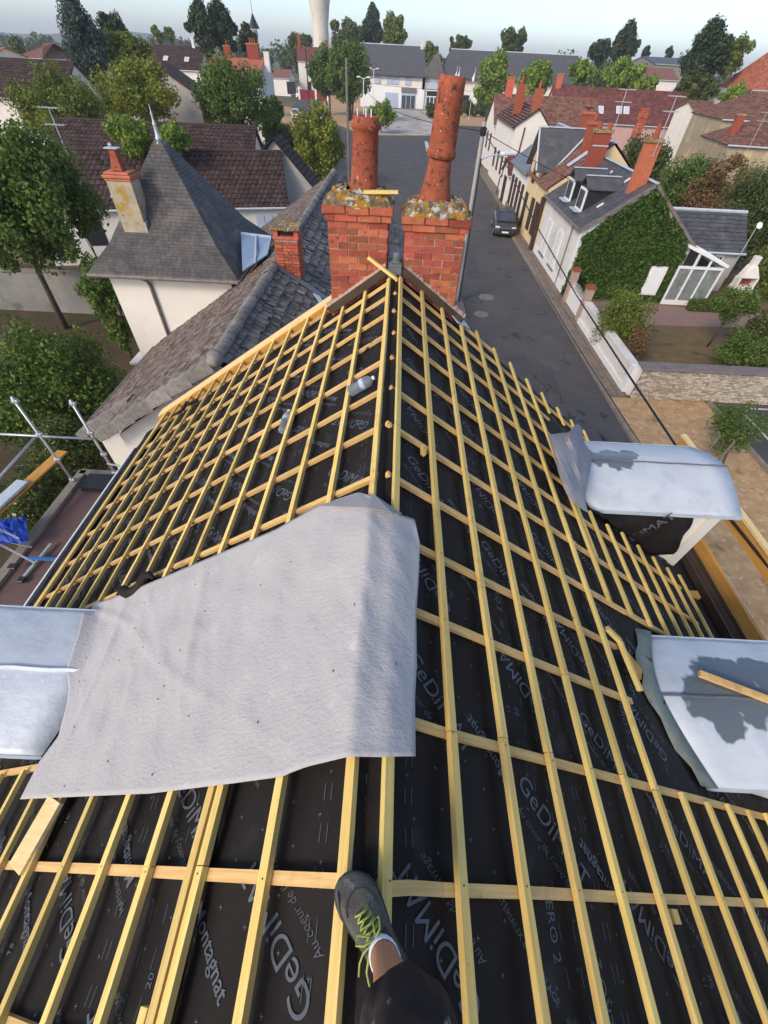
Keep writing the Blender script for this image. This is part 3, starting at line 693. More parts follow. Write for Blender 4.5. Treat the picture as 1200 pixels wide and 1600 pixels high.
# ---- big grey tarp over the ridge, boundary traced on the slopes
def slope_hit(u, v, h=.012):
    d = ray(u, v); best = None
    for side in (-1, 1):
        p0 = SP(side, 0, 0, h); n = Vector((side*SA, 0, CA)); t = (p0-CAM).dot(n)/d.dot(n)
        if best is None or t > best[0]:
            P_ = CAM+d*t; best = (t, side, (P_.x*side-X0-h*SA)/CA, P_.y)
    return best[1], max(-.085, best[2]), best[3]
def polyl(pts, n):
    P = [Vector(p) for p in pts]; L = [0]
    for a, b in zip(P, P[1:]): L.append(L[-1]+(b-a).length)
    out = []
    for i in range(n+1):
        t = L[-1]*i/n; k = 0
        while k < len(P)-2 and L[k+1] < t: k += 1
        out.append(P[k].lerp(P[k+1], (t-L[k])/(L[k+1]-L[k])))
    return out
def dz_w(x, y):     # top surface of the garden-side dormer roof
    t_ = (y-1.04)/.52
    return 6.08+.10*(1-abs(t_)**DP) if abs(t_) < 1 and x > -3.9 else -9
def roof_top(x, y):
    return max(RZ-max(0, abs(x)-X0)*SA/CA, dz_w(x, y) if x < 0 else -9)
def drape(u, v, h=.014):
    d = ray(u, v); lo = 0
    for i in range(1, 700):
        P_ = CAM+d*(i*.01)
        if P_.z < roof_top(P_.x, P_.y)+h: 
            a_, b_ = (i-1)*.01, i*.01
            for _ in range(12):
                m_ = (a_+b_)/2; P_ = CAM+d*m_
                if P_.z < roof_top(P_.x, P_.y)+h: b_ = m_
                else: a_ = m_
            return P_
    return P_
def to_surf(u, v): P_ = drape(u, v); return Vector((P_.x, P_.y))
top = [to_surf(*p) for p in [(145, 944), (172, 936), (260, 900), (350, 862), (430, 828), (497, 790), (560, 775), (600, 800), (628, 806), (648, 812), (656, 850)]]
bot = [to_surf(*p) for p in [(32, 1249), (120, 1245), (235, 1240), (350, 1226), (440, 1214), (480, 1200), (545, 1186), (600, 1184), (649, 1182)]]
lef = [to_surf(*p) for p in [(32, 1249), (62, 1190), (92, 1150), (105, 1100), (104, 1045), (122, 990), (145, 944)]]
rig = [to_surf(*p) for p in [(649, 1182), (648, 1090), (651, 1040), (650, 960), (654, 905), (656, 850)]]
NX, NY = 110, 60
tp, bt_, lf, rg_ = polyl(top, NX), polyl(bot, NX), polyl(lef, NY), polyl(rig, NY)
P = []
nz = lambda x, y, k: math.sin(x*k+1.3*math.sin(y*k*.7+2))*math.sin(y*k*.9+1.1*math.sin(x*k*.6))
from mathutils import noise as mn
for j in range(NY+1):
    b = j/NY; row = []
    for i in range(NX+1):
        a = i/NX
        q = (bt_[i]*(1-b)+tp[i]*b)+(lf[j]*(1-a)+rg_[j]*a)-((bt_[0]*(1-a)*(1-b))+(bt_[-1]*a*(1-b))+(tp[0]*(1-a)*b)+(tp[-1]*a*b))
        edge = min(1, min(a, 1-a, b*.6, (1-b)*.6)*18); s = abs(q.x)/CA
        onz = min(1, max(0, (dz_w(q.x, q.y)+9)/9)) if q.x < 0 and dz_w(q.x, q.y) > RZ-(abs(q.x)-X0)*SA/CA else 0
        h = .014
        if not onz: h -= .008*edge*(math.cos(2*math.pi*(s-.085)/.3185-math.pi)*.5+.5)
        h += edge*(.010*mn.noise(Vector((q.x*3, q.y*3, 0)))+.009*mn.noise(Vector((q.x*8, q.y*4, 3)))+.005*mn.noise(Vector((q.x*20+q.y*8, q.y*8, 1))))
        ln = mn.noise(Vector((q.x*1.3, q.y*.8, 7)))
        for (kx, ky, kc, am) in ((1, .25, .75, .013), (1, -.35, 1.25, .014), (.6, 1, -.2, .010), (1, .9, .35, .008), (1, .15, 1.75, .012)):
            dd = abs(kx*q.x+ky*q.y+kc+ln*.12)/.028; h += am*math.exp(-dd*dd)*(.3+.7*b)*edge
        x_ = q.x; zb_ = 0
        for dx in (-.03, 0, .03): 
            for dy in (-.03, 0, .03): zb_ += roof_top(x_+dx, q.y+dy)/9
        zs_ = max(zb_, roof_top(x_, q.y)-.02) if abs(x_) > .12 else RZ+.034*(X0-x_)/(2*X0) if abs(x_) < X0 else zb_
        if -.30 < x_ <= -X0: zs_ = max(zs_, RZ+.034-(-X0-x_)*(SA/CA+.10)*1.0)
        sg_ = 1 if x_ > 0 else -1
        p = Vector((x_, q.y, zs_+h/CA))
        row.append(p)
    P.append(row)
tarp = thing('roof_tarp', 'large grey tarp stapled over the ridge, hanging mostly down the left slope', 'tarp', SP(-1, .5, 1.0, .02))
MB().grid(P).build('sheet', 'tarp', tarp, smooth=True, solid=.0025)
# turned-over corner at the top
fc = [(497, 790), (560, 772), (585, 773), (628, 803), (612, 801), (575, 793), (540, 791)]
vs = [drape(u_, v_, .05+(.012 if i in (4, 5, 6) else 0)) for i, (u_, v_) in enumerate(fc)]
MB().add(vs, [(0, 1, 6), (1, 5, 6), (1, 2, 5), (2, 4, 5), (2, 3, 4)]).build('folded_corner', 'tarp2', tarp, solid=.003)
mb = MB()
for i in range(26):
    p = rnd.choice(P)[rnd.randrange(4, NX-4)]
    mb.box(p+Vector((0, 0, .006)), (.010, .003, .003), Matrix.Rotation(rnd.uniform(0, 3), 3, 'Z'))
mb.build('staple', 'dark', tarp)['kind'] = 'stuff'
# ---- crumpled tarp at the upper dormer
ct = thing('crumpled_tarp', 'stiff grey tarp bunched up between the roof slope and the upper dormer', 'tarp', (2.3, 3.6, 6.2))
outer = [ (855, 672), (868, 720), (884, 775), (905, 800), (925, 812) ]
cols_ = [
 [(853, 672, .10), (862, 715, .08), (876, 760, .07), (893, 785, .06), (921, 804, .05)],
 [(858, 682, .22), (872, 712, .14), (890, 755, .16), (903, 778, .10), (920, 797, .08)],
 [(880, 672, .18), (888, 705, .24), (897, 740, .10), (908, 765, .17), (917, 785, .11)],
 [(885, 680, .34), (896, 712, .16), (902, 740, .22), (911, 758, .12), (917, 770, .13)],
 [(902, 658, .28), (903, 700, .30), (906, 725, .15), (914, 740, .21), (919, 745, .15)],
 [(911, 672, .20), (910, 694, .20), (915, 712, .26), (920, 722, .17), (924, 722, .17)],
 [(908, 690, .12), (915, 698, .20), (922, 703, .18), (927, 706, .17), (930, 704, .17)]]
P = []
for c in cols_:
    row = []
    for (u, v, h) in c:
        d = ray(u, v); p0 = SP(1, 0, 0, h); n = Vector((SA, 0, CA)); row.append(CAM+d*((p0-CAM).dot(n)/d.dot(n)))
    P.append(row)
for i, row in enumerate(P):
    for j, p in enumerate(row): row[j] = p+Vector((.05*mn.noise(Vector((i*1.7, j*1.3, 0))), .04*mn.noise(Vector((i*1.1, j*2.1, 5))), .07*mn.noise(Vector((i*1.9, j*1.7, 9)))))
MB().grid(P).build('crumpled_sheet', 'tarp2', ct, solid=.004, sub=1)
# ---- water bottles
def bottle(p0, p1, label, r=.036):
    A_, B_ = drape(*p0, -.005), drape(*p1, -.005); p = (A_+B_)/2; side = -1; L = (B_-A_).length
    t = thing('water_bottle', label, 'bottle', p, group='empty water bottles on the left slope')
    n = Vector((side*SA, 0, CA)); d = (B_-A_).normalized(); y_ = n.cross(d).normalized(); z = d.cross(y_)
    Mx = Matrix((d, y_, z)).transposed()
    def pt(a, rr, q): return p+Mx@Vector((a, rr*math.cos(q), rr*math.sin(q)))
    prof = [(0, .01), (.003, r*.85), (.012, r)]+[(.02+i*.0105, r*(1-.10*(i % 2))) for i in range(15)]+[(.19, r), (.21, r*.85), (.235, .018), (.245, .0135)]
    MB().loft([[pt(a*L/.27-L/2, rr, 2*math.pi*k/14) for k in range(14)] for a, rr in prof]).build('bottle_body', 'plastic', t, smooth=True)
    MB().loft([[pt(a*L/.27-L/2, rr, 2*math.pi*k/14) for k in range(14)] for a, rr in ((.245, .016), (.262, .016), (.264, .012))]).build('cap', 'white', t)
    MB().loft([[pt(a*L/.27-L/2, r*1.02, 2*math.pi*k/14) for k in range(14)] for a in (.125, .165)], cap=False).build('label_band', 'shutter_b', t)
bottle((546, 612), (586, 589), 'clear bottle with a blue band lying near the ridge, the farther of the two', .045)
bottle((441, 674), (452, 641), 'crumpled clear bottle lying between two battens further down the left slope', .038)
# crooked things lying on the roof
t = MB().path([SP(-1, .66+.02*math.sin(i), .33-i*.05, -.045+.01*math.sin(i*2)) for i in range(14)], [.004+.006*math.sin(i*.25)**2 for i in range(14)], 5).build('black_strap', 'cable'); tag(t, 'twisted strip of black membrane hanging over the lowest left counter batten', 'strap')
t = MB().path([SP(-1, .02, 3.68, .01), SP(-1, .10, 3.60, .01), SP(-1, .18, 3.58, -.04), SP(-1, .30, 3.45, -.05), SP(-1, .38, 3.3, -.05)], .006, 5).build('black_strap', 'cable'); tag(t, 'thin black cord knotted round the left ridge batten near the chimneys', 'strap')
t = MB().path([SP(-1, s_, y_, .03+.02*math.sin(s_*20)) for s_, y_ in ((3.3, 5.1), (3.35, 5.2), (3.5, 5.15), (3.6, 5.3), (3.72, 5.2), (3.9, 5.15))], [.01, .03, .02, .035, .02, .01], 5).build('black_strap', 'underlay'); tag(t, 'scrap of black membrane caught on the battens near the left verge', 'strap')
t = MB().path([SP(-1, 2.0+.06*i, 1.66+.05*math.sin(i), .02+.02*math.sin(i*1.3)) for i in range(10)], [.01, .03, .045, .05, .045, .04, .045, .03, .02, .01], 7).build('rolled_membrane', 'underlay', smooth=True); tag(t, 'rolled black membrane tucked beside the left dormer under the tarp corner', 'membrane')
# ---- person: one leg stepping on the ridge
pp = thing('person', 'person in dark paint-stained shorts standing on the ridge batten in a grey shoe', 'person', (-.02, -.1, RZ))
toe = Vector((-.052, .0, RZ+.035)); heel = Vector((.098, -.185, RZ+.035)); ax_ = (toe-heel); FL = ax_.length+.03; ax_.normalize(); sx_ = Vector((ax_.y, -ax_.x, 0)); uz = Vector((0, 0, 1))
def fp(a, b, c): return heel+ax_*(a*FL-.015)+sx_*b+uz*c
# (along, half width, centre shift, bottom, top)
secs = [(0, .012, 0, .0, .055), (.03, .028, 0, -.008, .075), (.12, .036, 0, -.012, .078), (.25, .036, 0, -.012, .080), (.38, .038, .001, -.012, .085), (.50, .043, .003, -.012, .072), (.62, .048, .004, -.012, .058), (.74, .050, .004, -.012, .046), (.84, .046, .002, -.010, .038), (.92, .036, -.002, -.006, .030), (.975, .022, -.004, 0, .020), (1.0, .008, -.004, .004, .012)]
def ring(a, hw, sh, z0, z1, N=20, pw=.75):
    out = []
    for k in range(N):
        q = 2*math.pi*k/N; c, s = math.cos(q), math.sin(q)
        out.append(fp(a, sh+1.12*hw*math.copysign(abs(c)**pw, c), (z0+z1)/2+(z1-z0)/2*math.copysign(abs(s)**pw, s)))
    return out
shoe = MB().loft([ring(*q) for q in secs]).build('shoe', 'shoe', pp, smooth=True, sub=1)
MB().loft([ring(a, hw*1.07+.001, sh, z0-.010, z0+.014, 20, .5) for a, hw, sh, z0, z1 in secs]).build('sole', 'sole', shoe, smooth=True)
MB().loft([ring(a, hw, sh, z0, z1) for a, hw, sh, z0, z1 in ((.10, .0335, 0, .06, .094), (.22, .034, 0, .06, .098), (.35, .033, 0, .06, .100), (.44, .026, .001, .06, .096))]).build('collar', 'sole', shoe, smooth=True)
MB().path([fp(.70, -.038, .046), fp(.78, -.030, .045), fp(.82, -.005, .046), fp(.83, .012, .045), fp(.78, .034, .042), fp(.70, .042, .045), fp(.58, .045, .052)], .0016, 5).build('toe_seam', 'sole', shoe)
MB().path([fp(.92, -.030, .026), fp(.88, -.036, .034), fp(.80, -.046, .030), fp(.66, -.050, .03), fp(.5, -.044, .035)], .0022, 5).build('toe_seam', 'sole', shoe)
lm = MB(); g = random.Random(3)
for i in range(5):
    a = .42+i*.052; z = .094-i*.0075; b = .022-i*.001
    lm.path([fp(a-.01, -b, z-.006), fp(a+.012, -.006, z+.006), fp(a+.03, b, z-.010)], .0026, 6)
    lm.path([fp(a+.01, b, z-.006), fp(a+.014, .004, z+.009), fp(a+.032, -b-.002, z-.010)], .0026, 6)
def lp(pts): lm.path([fp(*q) for q in pts], .0024, 6)
lp([(.43, 0, .102), (.46, -.03, .106), (.50, -.046, .088), (.55, -.034, .090), (.47, -.008, .104)])
lp([(.43, 0, .102), (.47, .022, .108), (.53, .030, .090), (.55, .014, .088), (.45, .003, .104)])
lp([(.43, 0, .100), (.38, -.03, .098), (.30, -.052, .07), (.22, -.060, .04), (.15, -.062, .03)])
lp([(.43, -.004, .100), (.42, -.040, .09), (.38, -.058, .06), (.31, -.074, .03)])
lm.build('lace', 'lace', shoe, smooth=True)
# leg: ankle -> knee, rising towards the viewer
ank = fp(.30, 0, .075); kn = Vector((.105, -.225, RZ+.44)); hip = Vector((.21, -.75, RZ+.60))
def limb(cs, N=18):
    out = []
    for i, (p, r1, r2) in enumerate(cs):
        t = (cs[min(i+1, len(cs)-1)][0]-cs[max(i-1, 0)][0]).normalized(); b = ax_ - t*ax_.dot(t); b.normalize(); a = t.cross(b)
        out.append([p+a*(math.cos(2*math.pi*k/N)*r1)+b*(math.sin(2*math.pi*k/N)*r2) for k in range(N)])
    return out
L_ = lambda t: ank.lerp(kn, t)
MB().loft(limb([(fp(.30, 0, .03), .030, .034), (ank, .033, .040), (L_(.12), .0335, .040), (L_(.25), .037, .043), (L_(.4), .045, .050), (L_(.55), .052, .057), (L_(.7), .054, .058), (L_(.85), .052, .054), (kn, .055, .058), (kn.lerp(hip, .12), .060, .062), (kn.lerp(hip, .35), .070, .072)])).build('leg', 'skin', pp, smooth=True, sub=1)
MB().loft(limb([(fp(.30, 0, .05), .034, .042), (ank, .0355, .043), (L_(.05), .036, .0435), (L_(.08), .0365, .044), (L_(.085), .034, .041)]), cap=False).build('sock', 'sock', pp, smooth=True, solid=.002)
cs = []
prof = [(.0, .084, .092), (.02, .087, .095), (.1, .090, .098), (.25, .097, .104), (.45, .105, .11), (.7, .105, .11), (1.0, .13, .13)]
k0 = L_(.80)
for t, a, b in prof:
    p = k0.lerp(kn, min(1, t*4)) if t < .25 else kn.lerp(hip, (t-.25)/.75); cs.append((p, a, b))
rings = limb(cs, 28)
for i, rr in enumerate(rings):
    for k in range(28): rr[k] = rr[k]+(rr[k]-cs[i][0])*(.07*math.sin(k*1.35+i*1.1)+.05*math.sin(k*2.7-i*.7))
MB().loft(rings, cap=False).build('shorts', 'cloth', pp, smooth=True, solid=.004, sub=1)
# ================================================================== plants
def leafcloud(centers, radii, n, leaf, rg, flat=.8, squash=(1, 1, 1), up=.35):
    C = np.array(centers, float); Rr = np.array(radii, float)
    idx = rg.integers(0, len(C), n)
    d = rg.normal(size=(n, 3)); d /= np.linalg.norm(d, axis=1)[:, None]
    r = rg.random(n)**.42
    P = C[idx]+d*(Rr[idx]*r)[:, None]*np.array(squash)
    nn = d*.9+rg.normal(size=(n, 3))*.7; nn[:, 2] += up; nn /= np.linalg.norm(nn, axis=1)[:, None]
    t = np.cross(nn, rg.normal(size=(n, 3))); t /= np.linalg.norm(t, axis=1)[:, None]; b = np.cross(nn, t)
    L = leaf*rg.uniform(.6, 1.35, n)[:, None]; W = L*rg.uniform(.5, .85, n)[:, None]
    V = np.stack([P-t*L*.5, P+b*W*.5+nn*L*.08, P+t*L*.5, P-b*W*.5+nn*L*.08], 1).reshape(-1, 3)
    return V
def quads_obj(name, V, ma, parent=None, smooth=False):
    n = len(V)//4; me = bpy.data.meshes.new(name)
    o3 = ORI.get(parent.name, Vector()) if parent is not None else Vector()
    V = V-np.array(o3)
    me.vertices.add(len(V)); me.vertices.foreach_set('co', V.astype(np.float32).ravel())
    me.loops.add(n*4); me.loops.foreach_set('vertex_index', np.arange(n*4, dtype=np.int32))
    me.polygons.add(n); me.polygons.foreach_set('loop_start', np.arange(0, n*4, 4, dtype=np.int32))
    me.update(calc_edges=True); me.materials.append(M[ma])
    o = bpy.data.objects.new(name, me); COL.objects.link(o)
    if parent is not None: o.parent = parent; ORI[o.name] = ORI.get(parent.name, Vector())
    return o
def clumps(c, r, n, rg, shape='round', lump=.22, crf=.3):
    c = Vector(c); out = []; rad = []
    ph = rg.random(6)*6.28
    for i in range(n):
        z = rg.uniform(-1, 1); a = rg.uniform(0, 6.283); rr = (1-z*z)**.5
        k = rg.random()**.3*(1-crf*.55)
        lm = 1+lump*(math.sin(3*a+ph[0])*math.cos(2.2*z*3+ph[1])+.6*math.sin(5*a+ph[2]+z*4))
        w_ = 1.0
        if shape == 'cone': w_ = max(.06, (1-z)/2)**.8*1.25/max(.3, rr) if rr > .2 else .3
        if shape == 'column': w_ = (1-max(0, z)**2.2*.75)/max(rr, .4) if rr > .3 else .5; 
        if shape == 'flame': w_ = (1-abs(z)**2*.2)*(1-.55*max(0, z))
        d = Vector((rr*math.cos(a)*w_, rr*math.sin(a)*w_, z))*k
        out.append((c.x+d.x*r[0]*lm, c.y+d.y*r[1]*lm, c.z+d.z*r[2]*(lm if shape == 'round' else 1)))
        rad.append(min(r)*crf*rg.uniform(.65, 1.25)*(.55 if shape == 'cone' and z > .5 else 1))
    return out, rad
seedc = [100]
def tree(name, label, u0, v0, u1, v1, Y, leafm, base=None, shape='round', n=5200, leaf=None, cl=60, lump=.16, crf=.34, cat='tree', group=None, bare=.0, depth=1.0, zmin=None, trunk=True, forks=1, squash=(1, 1, 1), up=.35, flowers=None, low=None):
    seedc[0] += 1; rg = np.random.default_rng(seedc[0])
    c = ay((u0+u1)/2, (v0+v1)/2, Y); zc = (c-CAM).dot(fw)
    a = ay(u0, (v0+v1)/2, Y); b = ay(u1, (v0+v1)/2, Y); rx = (b-a).length/2
    t_ = ay((u0+u1)/2, v0, Y); b_ = ay((u0+u1)/2, v1, Y); rz = abs(t_.z-b_.z)/2
    if zmin is not None:
        top = t_.z; rz = (top-zmin)/2; c = Vector((c.x, c.y, zmin+rz))
    px = zc/FPX
    leaf = leaf or max(.05, 3.9*px); n = int(n*1.7)
    bs = Vector((c.x, c.y, 0)) if base is None else Vector(base)
    t = thing(name, label, cat, bs, group=group)
    cs, rs = clumps(c, (rx, rx*depth, rz), cl, rg, shape, lump, crf)
    cs.append(tuple(c)); rs.append(min(rx, rz)*.6)
    V = leafcloud(cs, rs, n, leaf, rg, squash=squash, up=up)
    V = V[np.repeat(V.reshape(-1, 4, 3)[:, :, 2].min(1) > .03, 4)]
    quads_obj('crown', V, leafm, t)
    if flowers: quads_obj('flowers', leafcloud(cs, [r*1.08 for r in rs], flowers, leaf*1.1, rg), 'petal', t)
    if trunk:
        mb = MB(); tr = max(.04, rx*.04)
        for k in range(forks):
            o = Vector((rg.uniform(-.4, .4), rg.uniform(-.4, .4), 0))*rx*(.25 if forks > 1 else 0)
            top = Vector((c.x, c.y, c.z+rz*.25))+o*2
            p = [bs+o, bs.lerp(top, .35)+o+Vector((rg.uniform(-.1, .1)*rx*.3, 0, 0)), bs.lerp(top, .7)+o*.5, top]
            mb.path(p, [tr*1.15, tr*.85, tr*.6, tr*.15], 7)
        for k in range(5):
            q = cs[int(rg.integers(0, len(cs)))]; f = rg.uniform(.3, .7); st = bs.lerp(Vector((c.x, c.y, c.z)), f+.1)
            mb.path([st, st.lerp(Vector(q), .5)+Vector((0, 0, .05*rz)), q], [tr*.5, tr*.3, tr*.08], 5)
        mb.build('trunk', 'bark', t, smooth=True)
    return t
# ================================================================== neighbour roof (stone-coloured tiles)
nx, nz_, ny0, ny1 = -3.0, 5.62, 6.55, 23.8
nb = thing('neighbour_house', 'low old house behind the left verge, roofed in weathered tiles with round ridge tiles', 'house', (0, 0, 0))
ez_, exL = 2.95, -7.25
def NS(side, t, y, h=0): # t 0 ridge -> 1 eave
    X = nx+side*(nx-exL)*t*(1 if side < 0 else .85); Z = nz_-(nz_-ez_)*t*(1 if side < 0 else .85)
    return Vector((X, y, Z+h))
MB().prism([(exL+.25, 7.8, -0), (exL+.25, 7.8, ez_-.05), (nx, 7.8, nz_-.15), (.35, 7.8, 3.3), (.35, 7.8, 0)], (0, ny1-8.0, 0)).build('wall', 'white_r', nb)
MB().prism([(-5.55, ny0+.15, 0), (-5.55, ny0+.15, 3.75), (nx, ny0+.15, nz_-.15), (.35, ny0+.15, 3.3), (.35, ny0+.15, 0)], (0, 1.1, 0)).build('wall', 'white_r', nb)
for side, ma in ((-1, 'ftile'), (1, 'lslate')):
    tm = .66 if side < 0 else 1
    MB().prism([NS(side, 0, ny0, -.02), NS(side, tm, ny0, -.02), NS(side, tm, ny0, -.1), NS(side, 0, ny0, -.1)], (0, 1.1, 0)).build('roof', 'dtile2', nb)
    MB().prism([NS(side, 0, 7.65, -.02), NS(side, 1, 7.65, -.02), NS(side, 1, 7.65, -.1), NS(side, 0, 7.65, -.1)], (0, ny1-7.65, 0)).build('roof', 'dtile2', nb)
# left slope: three bands, the lowest cut back where the pavilion stands
g1 = random.Random(4)
A1, B1 = NS(-1, 1.0, ny0), NS(-1, 1.0, 11.9)
tl = tiles(NS(-1, 1, 7.65), NS(-1, 1, ny1), NS(-1, 0, ny1), NS(-1, 0, 7.65), .155, .19, .018, .8, rg=g1, lift=.012); t2 = tiles(NS(-1, .66, ny0), NS(-1, .66, 7.65), NS(-1, 0, 7.65), NS(-1, 0, ny0), .155, .19, .018, .8, rg=g1, lift=.012); tl.add(t2.v, t2.f)
tl.build('roof_tiles', 'ftile', nb)['kind'] = 'stuff'
tl = tiles(NS(1, 1, ny0), NS(1, 1, ny1), NS(1, 0, ny1), NS(1, 0, ny0), .22, .17, .022, .9, rg=g1, lift=.026, stagger=False, roll=.010)
tl.build('roof_tiles', 'lslate', nb)['kind'] = 'stuff'
def halfround(L, r, seed):
    g = random.Random(seed); P = []
    for i in range(4):
        t = i/3; rr = r*(1.06-.12*t); P.append([Vector((rr*math.cos(q)*1.0, (t-.5)*L, rr*math.sin(q)*.9-.02)) for q in [math.pi*k/9 for k in range(10)]])
    mb = MB().grid(P); o = mb.build('ridge_tile', 'ridge', solid=.02, smooth=False); me = bpy.data.meshes.new_from_object(o.evaluated_get(bpy.context.evaluated_depsgraph_get())); bpy.data.objects.remove(o)
    return me
HR = halfround(.34, .105, 1)
y = ny0+.1; 
while y < ny1:
    if not (11.15 < y < 12.4):
        inst('ridge_tile', HR, nb, (nx+rnd.uniform(-.012, .012), y, nz_+.02+rnd.uniform(-.01, .012)), (rnd.uniform(-.03, .03), rnd.uniform(-.05, .05), rnd.uniform(-.03, .03)))
    y += .29
# near verge: squared tiles along the gable edge
vm = MB().box((0, 0, 0), (.27, .30, .07)).box((0, -.15, -.07), (.27, .03, .16)).build('verge_tile', 'ridge'); vme = vm.data; bpy.data.objects.remove(vm)
sl = math.atan2(nz_-ez_, nx-exL); L_v = (NS(-1, 0, 0)-NS(-1, 1, 0)).length
for (t0_, t1_, yv) in ((.02, .665, ny0), (.62, 1.0, 7.65)):
    nv = int(L_v*(t1_-t0_)/.25)
    for i in range(nv):
        t = t0_+(t1_-t0_)*(i+.5)/nv; p = NS(-1, t, yv, .045+.018*(i % 2))
        inst('verge_tile', vme, nb, tuple(p), (rnd.uniform(-.04, .04), -sl+.10, rnd.uniform(-.04, .04)))
p = NS(-1, 0, ny0-.05, .02); MB().lathe([(.13, -.12), (.14, -.02), (.10, .1), (.02, .13)], p, 12, Matrix.Rotation(R(90), 3, 'X')).build('ridge_end', 'ridge', nb, smooth=True)
MB().path([(exL-.06, 7.6, ez_-.03), (exL-.06, 12, ez_-.03)], .06, 8).build('gutter', 'gut', nb)
# flank strip: small lower roof step in front of the verge
# little brick chimney on that ridge
bx, by = -2.66, 11.6
sc_ = MB().box((bx, by, 5.45), (.54, .46, 1.5)).build('chimney', 'mortar', nb)
for i in range(21):
    z = 4.75+i*.067; o = .10 if i % 2 else 0
    cut = [-.28, -.28+.14+o*.4, -.02+o*.5, .28] if i % 2 else [-.28, -.09, .10, .28]
    for a_, b_ in zip(cut, cut[1:]): brick(sc_, bx+(a_+b_)/2, by-.24, z, b_-a_-.012, .05)
    for k in range(2): brick(sc_, bx+.27, by-.12+k*.24, z, .05, .22)
    brick(sc_, bx-.27, by, z, .05, .45)
MB().box((bx, by, 6.20), (.62, .54, .05)).box((bx-.24, by, 6.29), (.10, .46, .15)).box((bx+.24, by, 6.29), (.10, .46, .15)).build('chimney_head', 'brick', sc_)
P = [[Vector((bx+x, by+y_, 6.39+.012*math.sin(x*9+y_*7)+rnd.uniform(-.006, .006))) for x in [-.34+.68*i/10 for i in range(11)]] for y_ in (-.30, -.2, 0, .2, .30)]
MB().grid(P).build('chimney_slab', 'moss', sc_, solid=.05)
MB().box((bx, by, 6.29), (.38, .3, .14)).build('flue_opening', 'dark', sc_)
MB().beam((nx-.02, 11.2, nz_+.08), (nx+1.6, 11.2, nz_-.9), .22, .02).build('lead_flashing', 'rope', nb)
MB().beam((nx+1.0, 11.1, nz_-.55), (nx+1.5, 10.4, nz_-.85), .18, .012, (.5, 0, 1)).build('zinc_flashing', 'zinc', nb)
# small lean-to seen low beside the verge
# ================================================================== pavilion tower
tx0, tx1, ty0, ty1, tz = -8.08, -4.62, 12.42, 15.96, 4.93
tw = thing('pavilion_tower', 'square cream tower with a tall slate pyramid roof and zinc finial', 'tower', ((tx0+tx1)/2, (ty0+ty1)/2, 0))
MB().box(((tx0+tx1)/2, (ty0+ty1)/2, tz/2), (tx1-tx0, ty1-ty0, tz)).build('wall', 'cream_r', tw)
M['tower_r'] = M['cream_r']
ov = .34; apex = ay(243, 206, (ty0+ty1)/2); apz = apex.z; cx, cy = (tx0+tx1)/2, (ty0+ty1)/2
e = [(tx0-ov, ty0-ov), (tx1+ov, ty0-ov), (tx1+ov, ty1+ov), (tx0-ov, ty1+ov)]
kn_ = [(cx+(x-cx)*.70, cy+(y-cy)*.70) for x, y in e]; zk = tz+.62
tops = [(cx+(x-cx)*.03, cy+(y-cy)*.03) for x, y in e]
for i in range(4):
    j = (i+1) % 4
    a, b = Vector((*e[i], tz)), Vector((*e[j], tz)); c_, d_ = Vector((*kn_[j], zk)), Vector((*kn_[i], zk)); f_, g_ = Vector((*tops[j], apz-.12)), Vector((*tops[i], apz-.12))
    MB().add([a, b, c_, d_], [(0, 1, 2, 3)]).add([d_, c_, f_, g_], [(0, 1, 2, 3)]).build('roof', 'dtile2', tw)
    tl = tiles(a, b, c_, d_, .10, .15, .008, .5, rg=g1, lift=.007); t2 = tiles(d_, c_, f_, g_, .10, .15, .008, .5, rg=g1, lift=.007)
    tl.add(t2.v, t2.f); tl.build('slates', 'slate', tw)['kind'] = 'stuff'
MB().lathe([(.30, -.46), (.14, -.16), (.055, -.04), (.045, .04), (.038, .18), (.055, .20), (.03, .23), (.022, .36), (.035, .38), (.012, .42), (.006, .56)], (cx, cy, apz-.05), 12).build('finial', 'zinc', tw, smooth=True)
for i in range(4):
    j = (i+1) % 4; a, b = Vector((*e[i], tz-.04)), Vector((*e[j], tz-.04)); MB().tube(a, b, .055).build('gutter', 'gut', tw)
MB().path([(tx0+1.02, ty0-.3, tz-.05), (tx0+1.12, ty0-.1, tz-.2), (tx0+1.13, ty0-.05, tz-.35), (tx0+1.13, ty0-.05, 1)], .045, 8).build('downpipe', 'gut', tw)
tc_ = (-7.08, 12.72)
bch = MB(); bb = Vector((tc_[0], 12.35, 5.25)); bch.box((tc_[0]+.0, 13.1, 5.95), (.62, .5, 1.85))
bch = bch.build('chimney', 'stone_r', tw)
MB().box((tc_[0], 13.1, 6.88), (.66, .54, .06)).box((tc_[0], 13.1, 6.94), (.72, .60, .06)).box((tc_[0], 13.1, 7.0), (.62, .5, .05)).build('chimney_head', 'otile', bch, bevel=.01)
MB().lathe([(.20, 0), (.15, .14), (.11, .28), (.10, .40)], (tc_[0], 13.1, 7.04), 4, Matrix.Rotation(R(45), 3, 'Z')).build('chimney_pot', 'terra', bch)
MB().box((tc_[0], 13.1, 7.46), (.32, .22, .02)).lathe([(.02, 0), (.045, .04), (.015, .08)], (tc_[0], 13.05, 7.48), 8).build('pot_cap', 'zinc', bch)
MB().box((tc_[0], 12.72, 5.27), (.70, .22, .10)).build('lead_apron', 'zinc', bch)
MB().box((tc_[0]+.32, 13.1, 5.75), (.02, .5, .5)).build('lead_flashing', 'zinc', bch)
